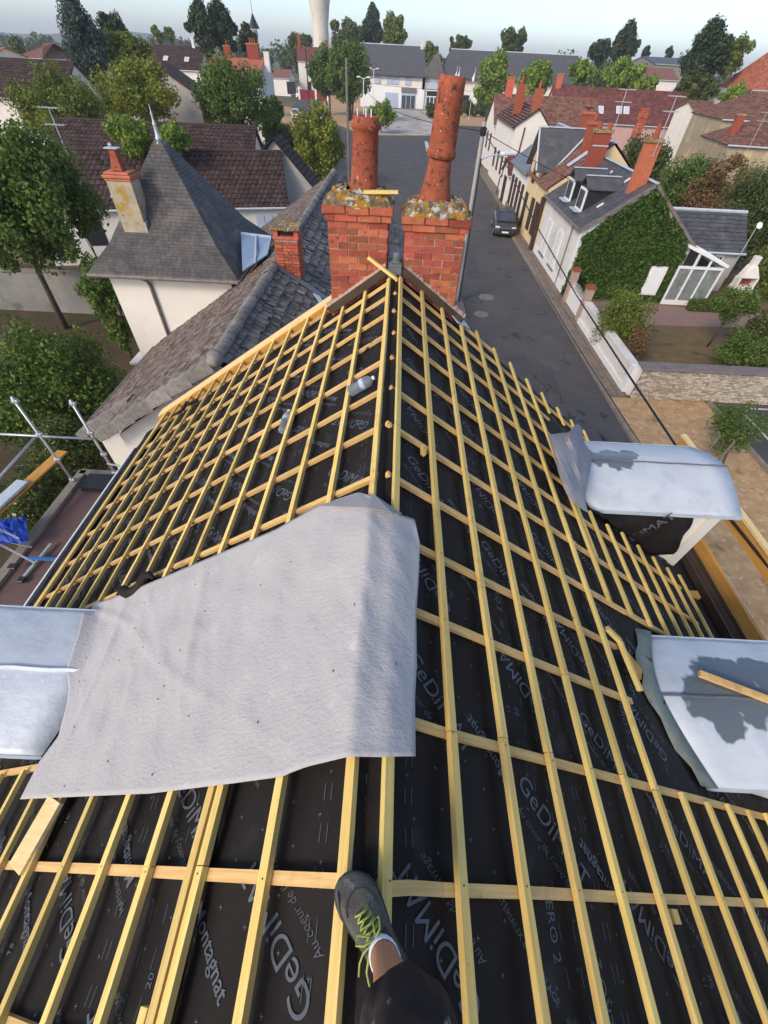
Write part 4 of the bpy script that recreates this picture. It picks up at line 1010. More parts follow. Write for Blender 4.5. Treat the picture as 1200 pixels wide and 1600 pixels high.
# zinc valley between tower and neighbour
t = thing('zinc_link_roof', 'pale blue zinc flat panels between the slate tower and the tiled roof', 'roof', (-4, 13.5, 4.6))
q_ = [ay(379, 424, 12.3), ay(418, 398, 12.9), ay(424, 372, 14.3), ay(377, 366, 14.3)]
MB().add(q_, [(0, 1, 2, 3)]).build('zinc_panel', 'zincb', t, solid=.03)
MB().beam(q_[0].lerp(q_[1], .5)+Vector((0, 0, .03)), q_[3].lerp(q_[2], .5)+Vector((0, 0, .03)), .04, .05).build('standing_seam', 'zinc', t)
MB().beam(q_[3]+Vector((0, 0, .03)), q_[2]+Vector((0, 0, .03)), .06, .05).build('zinc_upstand', 'zinc', t)
# small slate dormer left behind the tower chimney
MB().box((-8.2, 15.2, 5.7), (.7, .5, .75)).build('dormer', 'slate', tw)
MB().box((-8.2, 15.2, 6.10), (.8, .6, .05)).build('dormer_top', 'zinc', tw)
# ================================================================== generic houses
def hloc(t): return t
def house_b(name, label, x0, y0, ang, L, W, ze, zr, wall, tile, th=.3, tw_=.22, ov=.2, ridge_off=.5, tiles_on=True, chim=(), wins=(), hip=0, verge='kerb', gut=True, cat='house', group=None, thick=.03, roll=0.0, rows=True, base=0, tover=None):
    """local x along ridge (0..L), y across (0..W); front is y=0"""
    t = thing(name, label, cat, (x0, y0, 0), ang, group)
    yr = W*ridge_off
    MB().add([(0, 0, base), (L, 0, base), (L, W, base), (0, W, base), (0, 0, ze), (L, 0, ze), (L, W, ze), (0, W, ze), (hip, yr, zr-.06), (L-hip, yr, zr-.06)],
             [(0, 1, 5, 4), (2, 3, 7, 6), (1, 2, 6, 9, 5) if not hip else (1, 2, 6, 5), (3, 0, 4, 8, 7) if not hip else (3, 0, 4, 7)]).build('wall', wall, t, world=False)
    sf = (zr-ze)/yr; sb = (zr-ze)/(W-yr)
    f0, b0 = Vector((-ov, -ov, ze-ov*sf)), Vector((-ov, W+ov, ze-ov*sb))
    f1, b1 = Vector((L+ov, -ov, f0.z)), Vector((L+ov, W+ov, b0.z)); r0, r1 = Vector((-ov+(hip+ov if hip else 0), yr, zr)), Vector((L+ov-(hip+ov if hip else 0), yr, zr))
    dz = Vector((0, 0, .09))
    ro = MB().add([f0, f1, r1, r0, f0+dz*-1, f1-dz, r1-dz, r0-dz], [(0, 1, 2, 3), (7, 6, 5, 4), (0, 4, 5, 1), (1, 5, 6, 2), (3, 7, 4, 0)])
    ro.add([b1, b0, r0, r1, b1-dz, b0-dz, r0-dz, r1-dz], [(0, 1, 2, 3), (7, 6, 5, 4), (0, 4, 5, 1), (1, 5, 6, 2), (3, 7, 4, 0)])
    if hip: ro.add([f0, b0, r0], [(0, 1, 2)]).add([f1, b1, r1], [(0, 1, 2)])
    rf = ro.build('roof', tile, t, world=False)
    if tiles_on:
        tl = tiles(f0, f1, r1, r0, th, tw_, thick, .5, rg=g1, roll=roll); 
        t2 = tiles(b1, b0, r0, r1, th, tw_, thick, .5, rg=g1, roll=roll); tl.add(t2.v, t2.f)
        if hip:
            for q in ((b0, f0, r0, r0), (f1, b1, r1, r1)): t2 = tiles(*q, th, tw_, thick, .5, rg=g1, roll=roll); tl.add(t2.v, t2.f)
        tl.build('roof_tiles', tile, rf, world=False)['kind'] = 'stuff'
        MB().path([r0+Vector((0, 0, .02)), r1+Vector((0, 0, .02))], .09, 6).build('ridge_tiles', 'zinc' if 'slate' in tile else tile, rf, world=False)
    if gut: MB().path([f0+Vector((0, -.03, -.02)), f1+Vector((0, -.03, -.02))], .06, 6).build('gutter', 'zinc' if wall != 'stone_r' else 'gut', t, world=False)
    for c in chim:  # x, y, ztop, w, d, material, pots
        cx_, cy_, zt, cw, cdp, cm, pots = c
        if zt < 3: zt = zr+zt
        o = MB().box((cx_, cy_, (zt+ze)/2), (cw, cdp, zt-ze)).build('chimney', cm, t, world=False)
        MB().box((cx_, cy_, zt+.04), (cw+.1, cdp+.1, .12)).build('chimney_head', 'moss' if cm == 'brick' else cm, o, world=False)
        for k in range(pots): MB().lathe([(.12, 0), (.10, .3), (.11, .5)], (cx_+(k-(pots-1)/2)*.32, cy_, zt+.08), 8).build('chimney_pot', 'terra', o, world=False)
    for wdw in wins: window(t, *wdw, L=L, W=W)
    return t
def window(t, side, a, z, w_, h_, style='glass', L=1, W=1):
    # side: f front(y=0), b back, l x=0, r x=L
    def bx(o, q, d, off, w2, h2, zz):
        if side == 'f': o.box((q, -off, zz), (w2, d, h2))
        if side == 'b': o.box((q, W+off, zz), (w2, d, h2))
        if side == 'l': o.box((-off, q, zz), (d, w2, h2))
        if side == 'r': o.box((L+off, q, zz), (d, w2, h2))
        return o
    if style == 'glass':
        fr = bx(MB(), a, .06, .01, w_+.12, h_+.12, z).build('window', 'white', t, world=False)
        for s in (-1, 1): bx(MB(), a+s*w_/4, .02, .045, w_/2-.04, h_-.04, z).build('pane', 'glass', fr, world=False)
    elif style == 'dark':
        bx(MB(), a, .04, .005, w_, h_, z).build('window', 'dark', t, world=False)
    elif style in ('shutter_d', 'shutter_b', 'white', 'red', 'brown_metal', 'zinc'):
        fr = bx(MB(), a, .05, .02, w_, h_, z).build('shutter', style, t, world=False)
        bx(MB(), a, .01, .05, .02, h_-.04, z).build('shutter_joint', 'dark', fr, world=False)
        bx(MB(), a, .08, .03, w_+.2, .06, z-h_/2-.06).build('sill', 'kerb', t, world=False)
def skylight(t, p, ang_x, w_=.6, h_=.8, world=False):
    o = MB().box((0, 0, 0), (w_, h_, .06)).build('skylight', 'white', t, world=False); o.location = p; o.rotation_euler = (ang_x, 0, 0)
    q = MB().box((0, 0, .035), (w_-.12, h_-.12, .01)).build('pane', 'zinc', o, world=False)
def pxhouse(name, label, uv0, uv1, Y, ve, D, wall, tile, ang=0, **k):
    """ridge endpoints in the picture at depth Y+D/2, front eave row ve (u mid) at depth Y"""
    a = ay(*uv0, Y+D/2); b = ay(*uv1, Y+D/2); zr = (a.z+b.z)/2; L = math.hypot(b.x-a.x, 0)
    ze = ay((uv0[0]+uv1[0])/2, ve, Y).z; ze = max(2.2, min(ze, zr-.8))
    if ang: L = L/math.cos(ang)
    cx_, cy_ = (a.x+b.x)/2, Y+D/2; ca, sa = math.cos(ang), math.sin(ang)
    x0 = cx_-L/2*ca+D/2*sa; y0 = cy_-L/2*sa-D/2*ca
    return house_b(name, label, x0, y0, ang, L, D, ze, zr, wall, tile, **k), L, ze, zr
# ---- street side, right
g1 = random.Random(11)
ivy = thing('ivy_house', 'white street house with slate roof and two dormers, its gable wall covered in ivy', 'house', (9.95, 26.3, 0))
X9, Y0, Y1, PX, XR = 9.95, 26.3, 34.3, 12.77, 16.1
MB().prism([(X9, Y0, 0), (X9, Y0, 3.5), (PX, Y0, 5.32), (XR, Y0, 2.9), (XR, Y0, 0)], (0, Y1-Y0, 0)).build('wall', 'white_r', ivy)
s1 = (5.4-3.5)/(PX-X9); s2 = (5.4-2.9)/(XR-PX)
a0 = Vector((X9-.22, Y0-.14, 3.5-.22*s1+.02)); a1 = Vector((X9-.22, Y1, a0.z)); r0 = Vector((PX, Y0-.14, 5.42)); r1 = Vector((PX, Y1, 5.42)); q0 = Vector((XR+.2, Y0-.14, 2.9-.2*s2+.02)); q1 = Vector((XR+.2, Y1, q0.z)); dz = Vector((0, 0, -.09))
MB().add([a1, a0, r0, r1, a1+dz, a0+dz, r0+dz, r1+dz], [(0, 1, 2, 3), (7, 6, 5, 4), (0, 4, 5, 1), (1, 5, 6, 2)]).add([q0, q1, r1, r0, q0+dz, q1+dz, r1+dz, r0+dz], [(0, 1, 2, 3), (7, 6, 5, 4), (0, 4, 5, 1), (3, 7, 4, 0)]).build('roof', 'dtile2', ivy)
tl = tiles(a1, a0, r0, r1, .20, .22, .010, .4, rg=g1, lift=.008); t2 = tiles(q0, q1, r1, r0, .20, .22, .010, .4, rg=g1, lift=.008); tl.add(t2.v, t2.f); tl.build('slates', 'slate2', ivy)['kind'] = 'stuff'
MB().beam(r0+Vector((0, 0, .04)), r1+Vector((0, 0, .04)), .22, .04).build('ridge_zinc', 'zinc', ivy)
for a, b, n_ in ((a0, r0, 'verge_strip'), (q0, r0, 'verge_strip')): MB().beam(a+Vector((0, -.03, -.02)), b+Vector((0, -.03, -.02)), .05, .14).build(n_, 'gut', ivy)
MB().path([a0+Vector((-.05, 0, -.02)), a1+Vector((-.05, 0, -.02))], .07, 8).build('gutter', 'gut', ivy)
MB().path([(X9-.06, Y0+1.5, 3.3), (X9-.06, Y0+1.5, .1)], .045, 8).build('downpipe', 'kerb', ivy)
MB().box((X9-.02, Y0+.12, 1.7), (.08, .3, 3.4)).build('corner_strip', 'white', ivy)
for yy in (Y0+3.3, Y0+5.9):
    s_ = MB().box((X9-.04, yy, 1.55), (.06, 1.15, 1.9)).build('shutter', 'white', ivy); MB().box((X9-.075, yy, 1.55), (.01, .03, 1.8)).build('shutter_joint', 'kerb', s_)
    MB().box((X9-.07, yy, .52), (.12, 1.35, .08)).build('sill', 'kerb', ivy)
MB().box((X9-.025, Y0+4, .3), (.03, 8, .6)).build('plinth', 'white', ivy)
for i, yy in enumerate((Y0+2.6, Y0+5.0)):
    xf = X9+.35; zb = 3.5+.45*s1; d = MB().prism([(xf, yy-.62, zb-.1), (xf, yy-.62, zb+1.05), (xf+2.1, yy-.62, zb+1.05), (xf+2.1, yy-.62, zb-.1)], (0, 1.24, 0)).build('dormer', 'dark', ivy)
    d['label'] = ['nearer roof dormer of the ivy house', 'farther roof dormer of the ivy house'][i]
    zt = zb+1.30
    for sg in (-1, 1): MB().prism([(xf-.15, yy+sg*.75, zb+.93), (xf-.15, yy, zt+.08), (xf+2.0, yy, zt+.08), (xf+1.6, yy+sg*.75, zb+.93)], (0, 0, .05)).build('dormer_roof', 'slate2', d)
    MB().beam((xf-.16, yy, zt+.16), (xf+1.75, yy, zt+.16), .14, .035).build('dormer_ridge', 'zinc', d)
    MB().box((xf-.05, yy, zb+.42), (.08, 1.1, 1.0)).build('dormer_window', 'white', d)
    MB().box((xf-.10, yy, zb+.42), (.02, .85, .8)).build('pane', 'glass', d)
    MB().box((xf-.25, yy, zb-.08), (.3, 1.1, .05)).build('dormer_sill', 'zinc', d)
for (x, y) in ((10.9, 27.6), (12.2, 31.2), (12.3, 28.7)):
    MB().box((x, y, 3.5+(x-X9)*s1+.07), (.35, .12, .05), Matrix.Rotation(-math.atan(s1), 3, 'Y')).build('roof_vent', 'white', ivy)
c_ = MB().box((12.25, 27.2, 5.75), (.72, .42, 2.2)).build('chimney', 'brick', ivy)
for i in range(26):
    z = 4.75+i*.083
    for k in range(3): MB_ = brick(c_, 12.25-.24+k*.24, 26.98, z, .225, .04, .07); 
    for k in range(1): brick(c_, 11.885, 27.2, z, .04, .40, .07)
MB().box((12.25, 27.2, 6.92), (.84, .54, .14)).build('chimney_head', 'moss', c_); MB().lathe([(.16, 0), (.12, .25), (.10, .55)], (12.25, 27.2, 6.98), 10).build('chimney_pot', 'terra', c_)
c_ = MB().box((12.1, 34.0, 5.6), (.95, .5, 2.0)).build('chimney', 'brick', ivy); MB().box((12.1, 34.0, 6.65), (1.1, .62, .16)).build('chimney_head', 'moss', c_); MB().box((12.1, 33.73, 6.0), (.97, .03, .05)).build('iron_band', 'zinc', c_)
for k in (-.3, .3): MB().lathe([(.14, 0), (.12, .35)], (12.1+k, 34.0, 6.7), 8).build('chimney_pot', 'terra', c_)
# ivy
rg = np.random.default_rng(5)
gx = lambda P, Q, f: P+(Q-P)*f
iv = thing('ivy', 'dense green ivy covering most of the gable wall beside the veranda', 'ivy', (12.8, 26.2, 0))
outline = [(868, 480), (905, 395), (912, 370), (960, 335), (1000, 312), (1025, 296), (1038, 300), (1048, 340), (1072, 372), (1068, 400), (1050, 430), (1035, 470), (990, 478), (940, 490)]
poly = [ay(u, v, 26.25) for u, v in outline]; poly2 = [(p.x, max(0, p.z)) for p in poly]
def inside(x, z):
    c = False; n = len(poly2)
    for i in range(n):
        (x1, z1), (x2, z2) = poly2[i], poly2[(i+1) % n]
        if (z1 > z) != (z2 > z) and x < (x2-x1)*(z-z1)/(z2-z1)+x1: c = not c
    return c
wq = [ay(u, v, 26.25) for u, v in ((1018, 418), (1040, 420), (1025, 463), (1000, 460))]; wx0, wx1, wz0, wz1 = 14.38, 15.32, .35, 1.85
cs = []
while len(cs) < 1500:
    x = rnd.uniform(9.9, 16.2); z = rnd.uniform(0, 5.2)
    if inside(x, z) and not (wx0-.12 < x < wx1+.12 and wz0-.1 < z < wz1+.12): cs.append((x, 26.22-abs(rnd.gauss(0, .07)), z))
V = leafcloud(cs, [.17]*len(cs), 42000, .12, rg, squash=(1, .55, 1), up=.1)
quads_obj('ivy_leaves', V, 'leaf_ivy', iv)
MB().prism([(x, 26.27, z) for x, z in poly2], (0, .02, 0)).build('ivy_stems', 'ivy_stem', iv)
w_ = MB().box(((wx0+wx1)/2, 26.21, (wz0+wz1)/2), (wx1-wx0, .10, wz1-wz0)).build('window', 'white', ivy); MB().box(((wx0+wx1)/2, 26.14, (wz0+wz1)/2-.05), (wx1-wx0-.2, .02, wz1-wz0-.25)).build('shutter', 'white', w_)
# veranda and annex behind
ver = thing('veranda', 'white framed glass veranda with a sloping roof against the ivy wall', 'veranda', (17, 26.2, 0))
vx0, vx1, vy0, vy1 = 15.7, 18.15, 25.9, 28.4
def fr(a, b, w_=.09): MB().beam(a, b, w_, w_).build('frame_bar', 'white', ver)
for x in (vx0+.05, 16.5, 17.3, vx1): fr((x, vy0, 0), (x, vy0, 1.95))
fr((vx0, vy0, 1.95), (vx1+.05, vy0, 1.95), .12); fr((vx0, vy0, 2.95), (vx1+.15, vy0-.1, 2.1), .12); fr((vx1, vy0, 1.95), (vx1, vy1, 1.95), .12); fr((vx1, vy1, 0), (vx1, vy1, 1.95)); fr((vx1, 27.1, 0), (vx1, 27.1, 1.95))
fr((16.5, vy0, 1.95), (16.5, vy0, 2.65)); fr((17.3, vy0, 1.95), (17.3, vy0, 2.38)); 
MB().box(((vx0+vx1)/2, vy0+.0, .12), (vx1-vx0, .1, .24)).build('base_panel', 'white', ver)
for a, b in ((vx0+.1, 16.45), (16.55, 17.25), (17.35, vx1-.05)): MB().box(((a+b)/2, vy0+.02, 1.05), (b-a, .015, 1.7)).build('glass_pane', 'glass2', ver)
MB().box((vx1-.0, 27.1, 1.05), (.015, 2.3, 1.7)).build('glass_pane', 'glass2', ver)
for i in range(7): fr((vx0, vy0+i*.4, 2.99), (vx1+.15, vy0-.1+i*.42, 2.14), .07)
MB().add([(vx0, vy0, 2.95), (vx1+.15, vy0-.05, 2.1), (vx1+.15, vy1, 2.1), (vx0, vy1, 2.95)], [(0, 1, 2, 3)]).build('roof_sheet', 'white', ver, solid=.03)
MB().box((16.4, 26.6, .7), (.5, .3, .04)).box((17.6, 26.9, .4), (.5, .4, .8)).build('furniture', 'plank', ver)
an = house_b('annex', 'low grey slate-roofed annex behind the veranda', 16.15, 28.5, 0, 4.3, 3.4, 2.3, 3.75, 'grey_r', 'slate2', th=.25, tw_=.25, wins=(('f', 3.2, 1.5, .4, .8, 'glass'),))
# garden wall, gate
gw = thing('garden_wall', 'low white rendered garden wall along the pavement', 'wall', (10, 19, 0))
MB().box((9.97, 19.1, .55), (.30, 6.6, 1.1)).build('wall', 'white_r', gw)
MB().box((9.97, 19.1, 1.12), (.4, 6.7, .05)).build('coping', 'white_r', gw); MB().box((9.78, 19.1, .18), (.06, 6.6, .36)).build('plinth', 'white', gw)
MB().box((9.97, 15.8, .6), (.42, .3, 1.25)).build('end_post', 'white', gw)
gt = thing('garden_gate', 'white arched garden gate with spear tips between two red brick posts', 'gate', (9.95, 24, 0))
for yy in (22.7, 25.3):
    p_ = MB().box((9.95, yy, .85), (.36, .36, 1.7)).build('gate_post', 'mortar', gt)
    for i in range(20):
        brick(p_, 9.95, yy-.18, .05+i*.083, .35, .04, .07); brick(p_, 9.77, yy, .05+i*.083, .04, .35, .07)
    MB().box((9.95, yy, 1.75), (.46, .46, .09)).box((9.95, yy, 1.82), (.3, .3, .06)).build('post_cap', 'brick', p_)
MB().box((9.92, 24, .5), (.05, 2.2, .85)).build('gate_panel', 'white', gt)
for i in range(15):
    y = 22.98+i*.146; MB().tube((9.92, y, .92), (9.92, y, 1.12+.25*math.cos((y-24)/1.1*1.3)), .018, .006).build('gate_spike', 'white', gt)
# second wall (rubble stone) across
sw = thing('stone_wall', 'old rubble stone wall with weathered coping between garden and parking', 'wall', (20, 15.5, 0))
MB().box((35.2, 15.57, .65), (50, .36, 1.3)).build('wall_core', 'coping', sw)
g1 = random.Random(21); mb = MB(); z = .03
while z < 1.28:
    h = g1.uniform(.05, .10); x = 10.0+g1.uniform(0, .1)
    while x < 30:
        l = g1.uniform(.09, .26); q = g1.uniform(.0, .035); e_ = .014
        x_, z_ = x+.006, z+g1.uniform(-.008, .008); l2, h2 = l-.014, h-.012
        yb = 15.375
        mb.add([(x_, yb, z_), (x_+l2, yb, z_), (x_+l2, yb, z_+h2), (x_, yb, z_+h2), (x_+e_, yb-.02-q, z_+e_*.7), (x_+l2-e_, yb-.02-q, z_+e_*.6), (x_+l2-e_, yb-.02-q, z_+h2-e_*.6), (x_+e_, yb-.02-q, z_+h2-e_)],
               [(0, 1, 5, 4), (1, 2, 6, 5), (2, 3, 7, 6), (3, 0, 4, 7), (4, 5, 6, 7)])
        x += l
    z += h
mb.build('stones', 'stone', sw)['kind'] = 'stuff'
for i in range(28):
    x = 9.95+i*.75; MB().box((x+.37, 15.6+rnd.uniform(-.01, .01), 1.33+rnd.uniform(-.01, .01)), (.74, .62, .08), Matrix.Rotation(rnd.uniform(-.01, .01), 3, 'Y')).build('coping_stone', 'coping', sw, bevel=.015)
# yellow row houses
g1 = random.Random(31)
h2 = thing('yellow_row_house', 'yellow street house with brown shutters, brown roof and a big slate cross gable', 'house', (9.9, 34.4, 0))
MB().prism([(9.9, 34.4, 0), (9.9, 34.4, 3.7), (13.2, 34.4, 6.0), (17, 34.4, 3.2), (17, 34.4, 0)], (0, 6.2, 0)).build('wall', 'yellow_r', h2)
a0, a1, r0, r1, q0, q1 = Vector((9.65, 34.35, 3.62)), Vector((9.65, 40.6, 3.62)), Vector((13.2, 34.35, 6.12)), Vector((13.2, 40.6, 6.12)), Vector((17.2, 34.35, 3.2)), Vector((17.2, 40.6, 3.2))
tl = tiles(a1, a0, r0, r1, .22, .2, .02, .4, rg=g1); t2 = tiles(q0, q1, r1, r0, .22, .2, .02, .4, rg=g1); tl.add(t2.v, t2.f)
MB().add([a1, a0, r0, r1, q0, q1], [(0, 1, 2, 3), (4, 5, 3, 2)]).build('roof', 'dtile2', h2); tl.build('roof_tiles', 'btile', h2)['kind'] = 'stuff'
MB().beam(r0, r1, .25, .05).build('ridge_zinc', 'zinc', h2)
MB().box((11.6, 35.7, 5.13), (1.3, .5, .05), Matrix.Rotation(-math.atan(.704), 3, 'Y')).build('skylight', 'zinc', h2)
# cross gable
zp = 6.3; cy_ = 38.9
MB().prism([(9.86, 37.6, 0), (9.86, 37.6, 4.6), (9.86, cy_, zp-.1), (9.86, 40.4, 4.6), (9.86, 40.4, 0)], (.3, 0, 0)).build('gable_wall', 'yellow_r', h2)
for sg in (-1, 1):
    e0 = Vector((9.45, cy_+sg*1.75, 4.2)); e1 = Vector((10.6, cy_+sg*1.75, 4.2)); t0 = Vector((9.45, cy_, zp)); t1 = Vector((13.1, cy_, zp))
    vs = [e0, e1, t1, t0]; MB().add(vs+[v-Vector((0, 0, .08)) for v in vs], [(0, 1, 2, 3), (7, 6, 5, 4), (0, 4, 5, 1), (3, 7, 4, 0), (1, 5, 6, 2)]).build('cross_gable_roof', 'slate2', h2)
    MB().beam(e0+Vector((0, 0, .03)), t0+Vector((0, 0, .03)), .10, .05).build('verge_zinc', 'zinc', h2)
    MB().beam(e1+Vector((0, 0, .04)), t1+Vector((0, 0, .04)), .14, .04).build('valley_zinc', 'zinc', h2)
MB().beam((9.45, cy_, zp+.05), (13.1, cy_, zp+.05), .16, .05).build('cross_ridge_zinc', 'zinc', h2)
for (y, z, a, b) in ((36.0, 1.7, .75, 1.9), (37.4, 1.7, .75, 1.9), (38.9, 3.9, .7, 1.2), (39.6, 1.5, .8, 2.2)): MB().box((9.83, y, z), (.07, a, b)).build('shutter', 'shutter_d', h2)
MB().box((9.8, 34.65, 1.6), (.25, .45, 3.2)).build('side_gate', 'shutter_d', h2)
for x, y, zt, w_ in ((12.3, 36.6, 6.75, .7), (12.9, 40.4, 7.0, .7)):
    c_ = MB().box((x, y, (zt+4)/2), (w_, .5, zt-4)).build('chimney', 'brick', h2); MB().box((x, y, zt+.05), (w_+.12, .62, .14)).build('chimney_head', 'brick', c_); MB().lathe([(.14, 0), (.10, .45)], (x, y, zt+.1), 8).build('chimney_pot', 'terra', c_)
MB().box((12.9, 40.4, 7.3), (.6, .5, .05)).build('chimney_slab', 'dark', h2)
h3 = thing('cream_row_house', 'cream street house with blue-grey slate roof and tall narrow shutters', 'house', (9.9, 40.7, 0))
MB().prism([(9.9, 40.7, 0), (9.9, 40.7, 3.6), (12.9, 40.7, 5.9), (16, 40.7, 3.6), (16, 40.7, 0)], (0, 6.2, 0)).build('wall', 'cream_r', h3)
a0, a1, r0, r1, q0, q1 = Vector((9.6, 40.65, 3.45)), Vector((9.6, 47.1, 3.45)), Vector((12.9, 40.65, 6.0)), Vector((12.9, 47.1, 6.0)), Vector((16.3, 40.65, 3.45)), Vector((16.3, 47.1, 3.45))
MB().add([a1, a0, r0, r1, q0, q1], [(0, 1, 2, 3), (4, 5, 3, 2)]).build('roof', 'dtile2', h3)
M['slate3'] = mat('blue_slate', (.15, .175, .205), (.12, .145, .17), 2, .5, .2, 30, isl=.15)
tl = tiles(a1, a0, r0, r1, .25, .25, .012, .4, rg=g1, lift=.01); t2 = tiles(q0, q1, r1, r0, .25, .25, .012, .4, rg=g1, lift=.01); tl.add(t2.v, t2.f); tl.build('slates', 'slate3', h3)['kind'] = 'stuff'
MB().path([a0, a1], .07, 6).build('gutter', 'gut', h3); MB().beam(r0, r1, .2, .05).build('ridge_zinc', 'zinc', h3)
for y in (41.5, 42.9, 44.4, 45.8): MB().box((9.83, y, 1.75), (.07, .6, 2.0)).build('shutter', 'shutter_d', h3)
MB().box((9.86, 43.8, .35), (.05, 6.1, .7)).build('plinth', 'kerb', h3)
for x, y in ((11.0, 44.2), (11.2, 42.6)): MB().box((x, y, 3.45+(x-9.6)*.773+.06), (.5, .2, .04), Matrix.Rotation(-math.atan(.773), 3, 'Y')).build('skylight', 'white', h3)
lo = house_b('low_garage', 'low outbuilding with dark red roof between the cream house and the next gable', 10.0, 48.2, 0, 4.0, 3.4, 2.4, 3.4, 'cream_r', 'rtile', th=.3, tw_=.3, wins=(('l', 1.6, 1.1, 1.3, 1.9, 'shutter_d'),))
# cream gable house facing us, two chimneys
Yg = 53.0; pk = ay(843, 172, Yg); lft = ay(776, 258, Yg); rgt = ay(862, 225, Yg)
xg0 = 10.6; xg1 = ay(860, 230, Yg).x+1.2; xm = ay(843, 172, Yg).x; 
gh = thing('cream_gable_house', 'tall cream gable facing the roof, with two brick chimneys on its ridge', 'house', (xm, Yg, 0))
zpk = pk.z; zl = zpk-(xm-xg0)*.62
MB().prism([(xg0, Yg, 0), (xg0, Yg, zl), (xm, Yg, zpk), (xg1, Yg, zpk-(xg1-xm)*.9), (xg1, Yg, 0)], (0, 11, 0)).build('wall', 'cream_r', gh)
for (xa, za, xb, zb_) in ((xg0-.3, zl-.12, xm, zpk+.08), (xg1+.2, zpk-(xg1+.2-xm)*.9+.08, xm, zpk+.08)):
    p = [Vector((xa, Yg+11, za)), Vector((xa, Yg-.15, za)), Vector((xb, Yg-.15, zb_)), Vector((xb, Yg+11, zb_))]
    MB().add(p, [(0, 1, 2, 3)]).build('roof', 'dtile2', gh, solid=.06); tiles(*p, .3, .25, .025, .5, rg=g1).build('roof_tiles', 'btile', gh)['kind'] = 'stuff'
for dx, dy, zt in ((-.25, .6, 1.35), (-1.2, 4.2, 1.5)):
    c_ = MB().box((xm+dx, Yg+dy, zpk+zt/2-.3), (.75, .5, zt+.6)).build('chimney', 'brick', gh); MB().lathe([(.15, 0), (.11, .5)], (xm+dx, Yg+dy, zpk+zt), 8).build('chimney_pot', 'terra', c_)
MB().path([(xm-1.0, Yg-.06, zpk-1.2), (xm-1.1, Yg-.06, 3.4), (xm-2.4, Yg-.06, 1.5), (xm-2.5, Yg-.06, 0)], .06, 6).build('downpipe', 'shutter_d', gh)
for y in (54.5, 56.5, 59, 61.5): MB().box((xg0-.03, y, 2.0), (.07, .8, 1.6)).build('shutter', 'shutter_d', gh)
f2 = house_b('corner_house', 'brown roofed corner house at the end of the street beyond the cables', 10.9, 66.5, 0, 12, 7, 4.3, 6.6, 'cream_r', 'btile', th=.35, tw_=.35, wins=(('l', 1.8, 2.6, .9, 1.5, 'shutter_d'), ('l', 4.6, 2.6, .9, 1.5, 'shutter_d')), chim=((1.5, 3.5, 8, .8, .6, 'brick', 1),))
# red long house
rl, L, ze, zr = pxhouse('long_red_roof_house', 'long low house with a dark red tiled roof and four pale skylights', (868, 131), (1090, 150), 84, 193, 8, 'pink_r', 'rtile', ang=R(-3), th=.33, tw_=.45, thick=.03, gut=True, chim=((.6, 4, 1.2, .8, .6, 'brick', 0), (20, 4.2, .9, .7, .7, 'brick', 0)))
sl = math.atan2(zr-ze, 4)
for f, s_ in ((.13, .33), (.33, .33), (.455, .36), (.505, .36)):
    skylight(rl, (L*f, 4*s_, ze+(zr-ze)*s_+.12), sl, .8, 1.15)
for f, m_ in ((.12, 'red'), (.42, 'dark'), (.62, 'dark')): window(rl, 'f', L*f, 1.3, 1.2, 1.7, 'dark', L=L, W=8)
# right, larger houses
bh, L, ze, zr = pxhouse('brown_roof_house', 'ochre walled house with a steep brown roof on the right edge below the manor', (1128, 142), (1300, 152), 62, 190, 9, 'ochre_r', 'btile', ang=R(-6), hip=3.5, th=.35, tw_=.35)
bh, L, ze, zr = pxhouse('slate_lean_house', 'lower ochre house with mixed slate and brown roof on the right edge', (1138, 190), (1300, 190), 50, 230, 7, 'ochre_r', 'btile', ang=R(-8), hip=2.5, th=.3, tw_=.3, chim=((.8, 2.5, .3, .7, .5, 'brick', 0),), wins=(('f', 2.5, 1.5, .7, 1, 'shutter_d'),))
bh, L, ze, zr = pxhouse('manor_house', 'tall manor with a steep orange-brown roof at the right edge of the horizon', (1178, 80), (1290, 86), 95, 142, 12, 'cream_r', 'otile', ang=R(-4), th=.4, tw_=.4, hip=2.5, chim=((4.5, 6, 1.2, 1.2, .8, 'brick', 4),), wins=(('f', 6, 5.6, 1, 1.4, 'dark'), ('f', 10, 5.6, 1, 1.4, 'dark')))
bh, L, ze, zr = pxhouse('pale_house', 'small pale house half hidden by trees left of the manor', (1078, 158), (1112, 160), 74, 168, 6, 'cream_r', 'btile', th=.4, tw_=.4, wins=(('f', 1.5, 2.5, .8, .8, 'dark'),))
bh, L, ze, zr = pxhouse('far_barn', 'distant long barn with a dark blue roof behind the right-hand trees', (1005, 88), (1085, 92), 170, 101, 22, 'kerb', 'slate2', tiles_on=False)
bh, L, ze, zr = pxhouse('far_brown_house', 'distant brown roofed house between the pale barn and the lime trees', (1000, 104), (1050, 108), 130, 124, 10, 'cream_r', 'btile', tiles_on=False)
# ---- left L-shaped house
g1 = random.Random(41)
bigA = house_b('dark_tile_house', 'long house with dark ribbed roof tiles and a blue-grey shutter behind the tower', -20.6, 26.9, R(15.5), 14.2, 5.2, 2.95, 5.05, 'white_r', 'dtile', th=.285, tw_=.30, thick=.035, roll=.03, ridge_off=.42, chim=(), wins=(('f', 12.8, 1.75, 1.0, 1.25, 'shutter_b'), ('f', 3, 1.6, 1.0, 1.2, 'dark')))
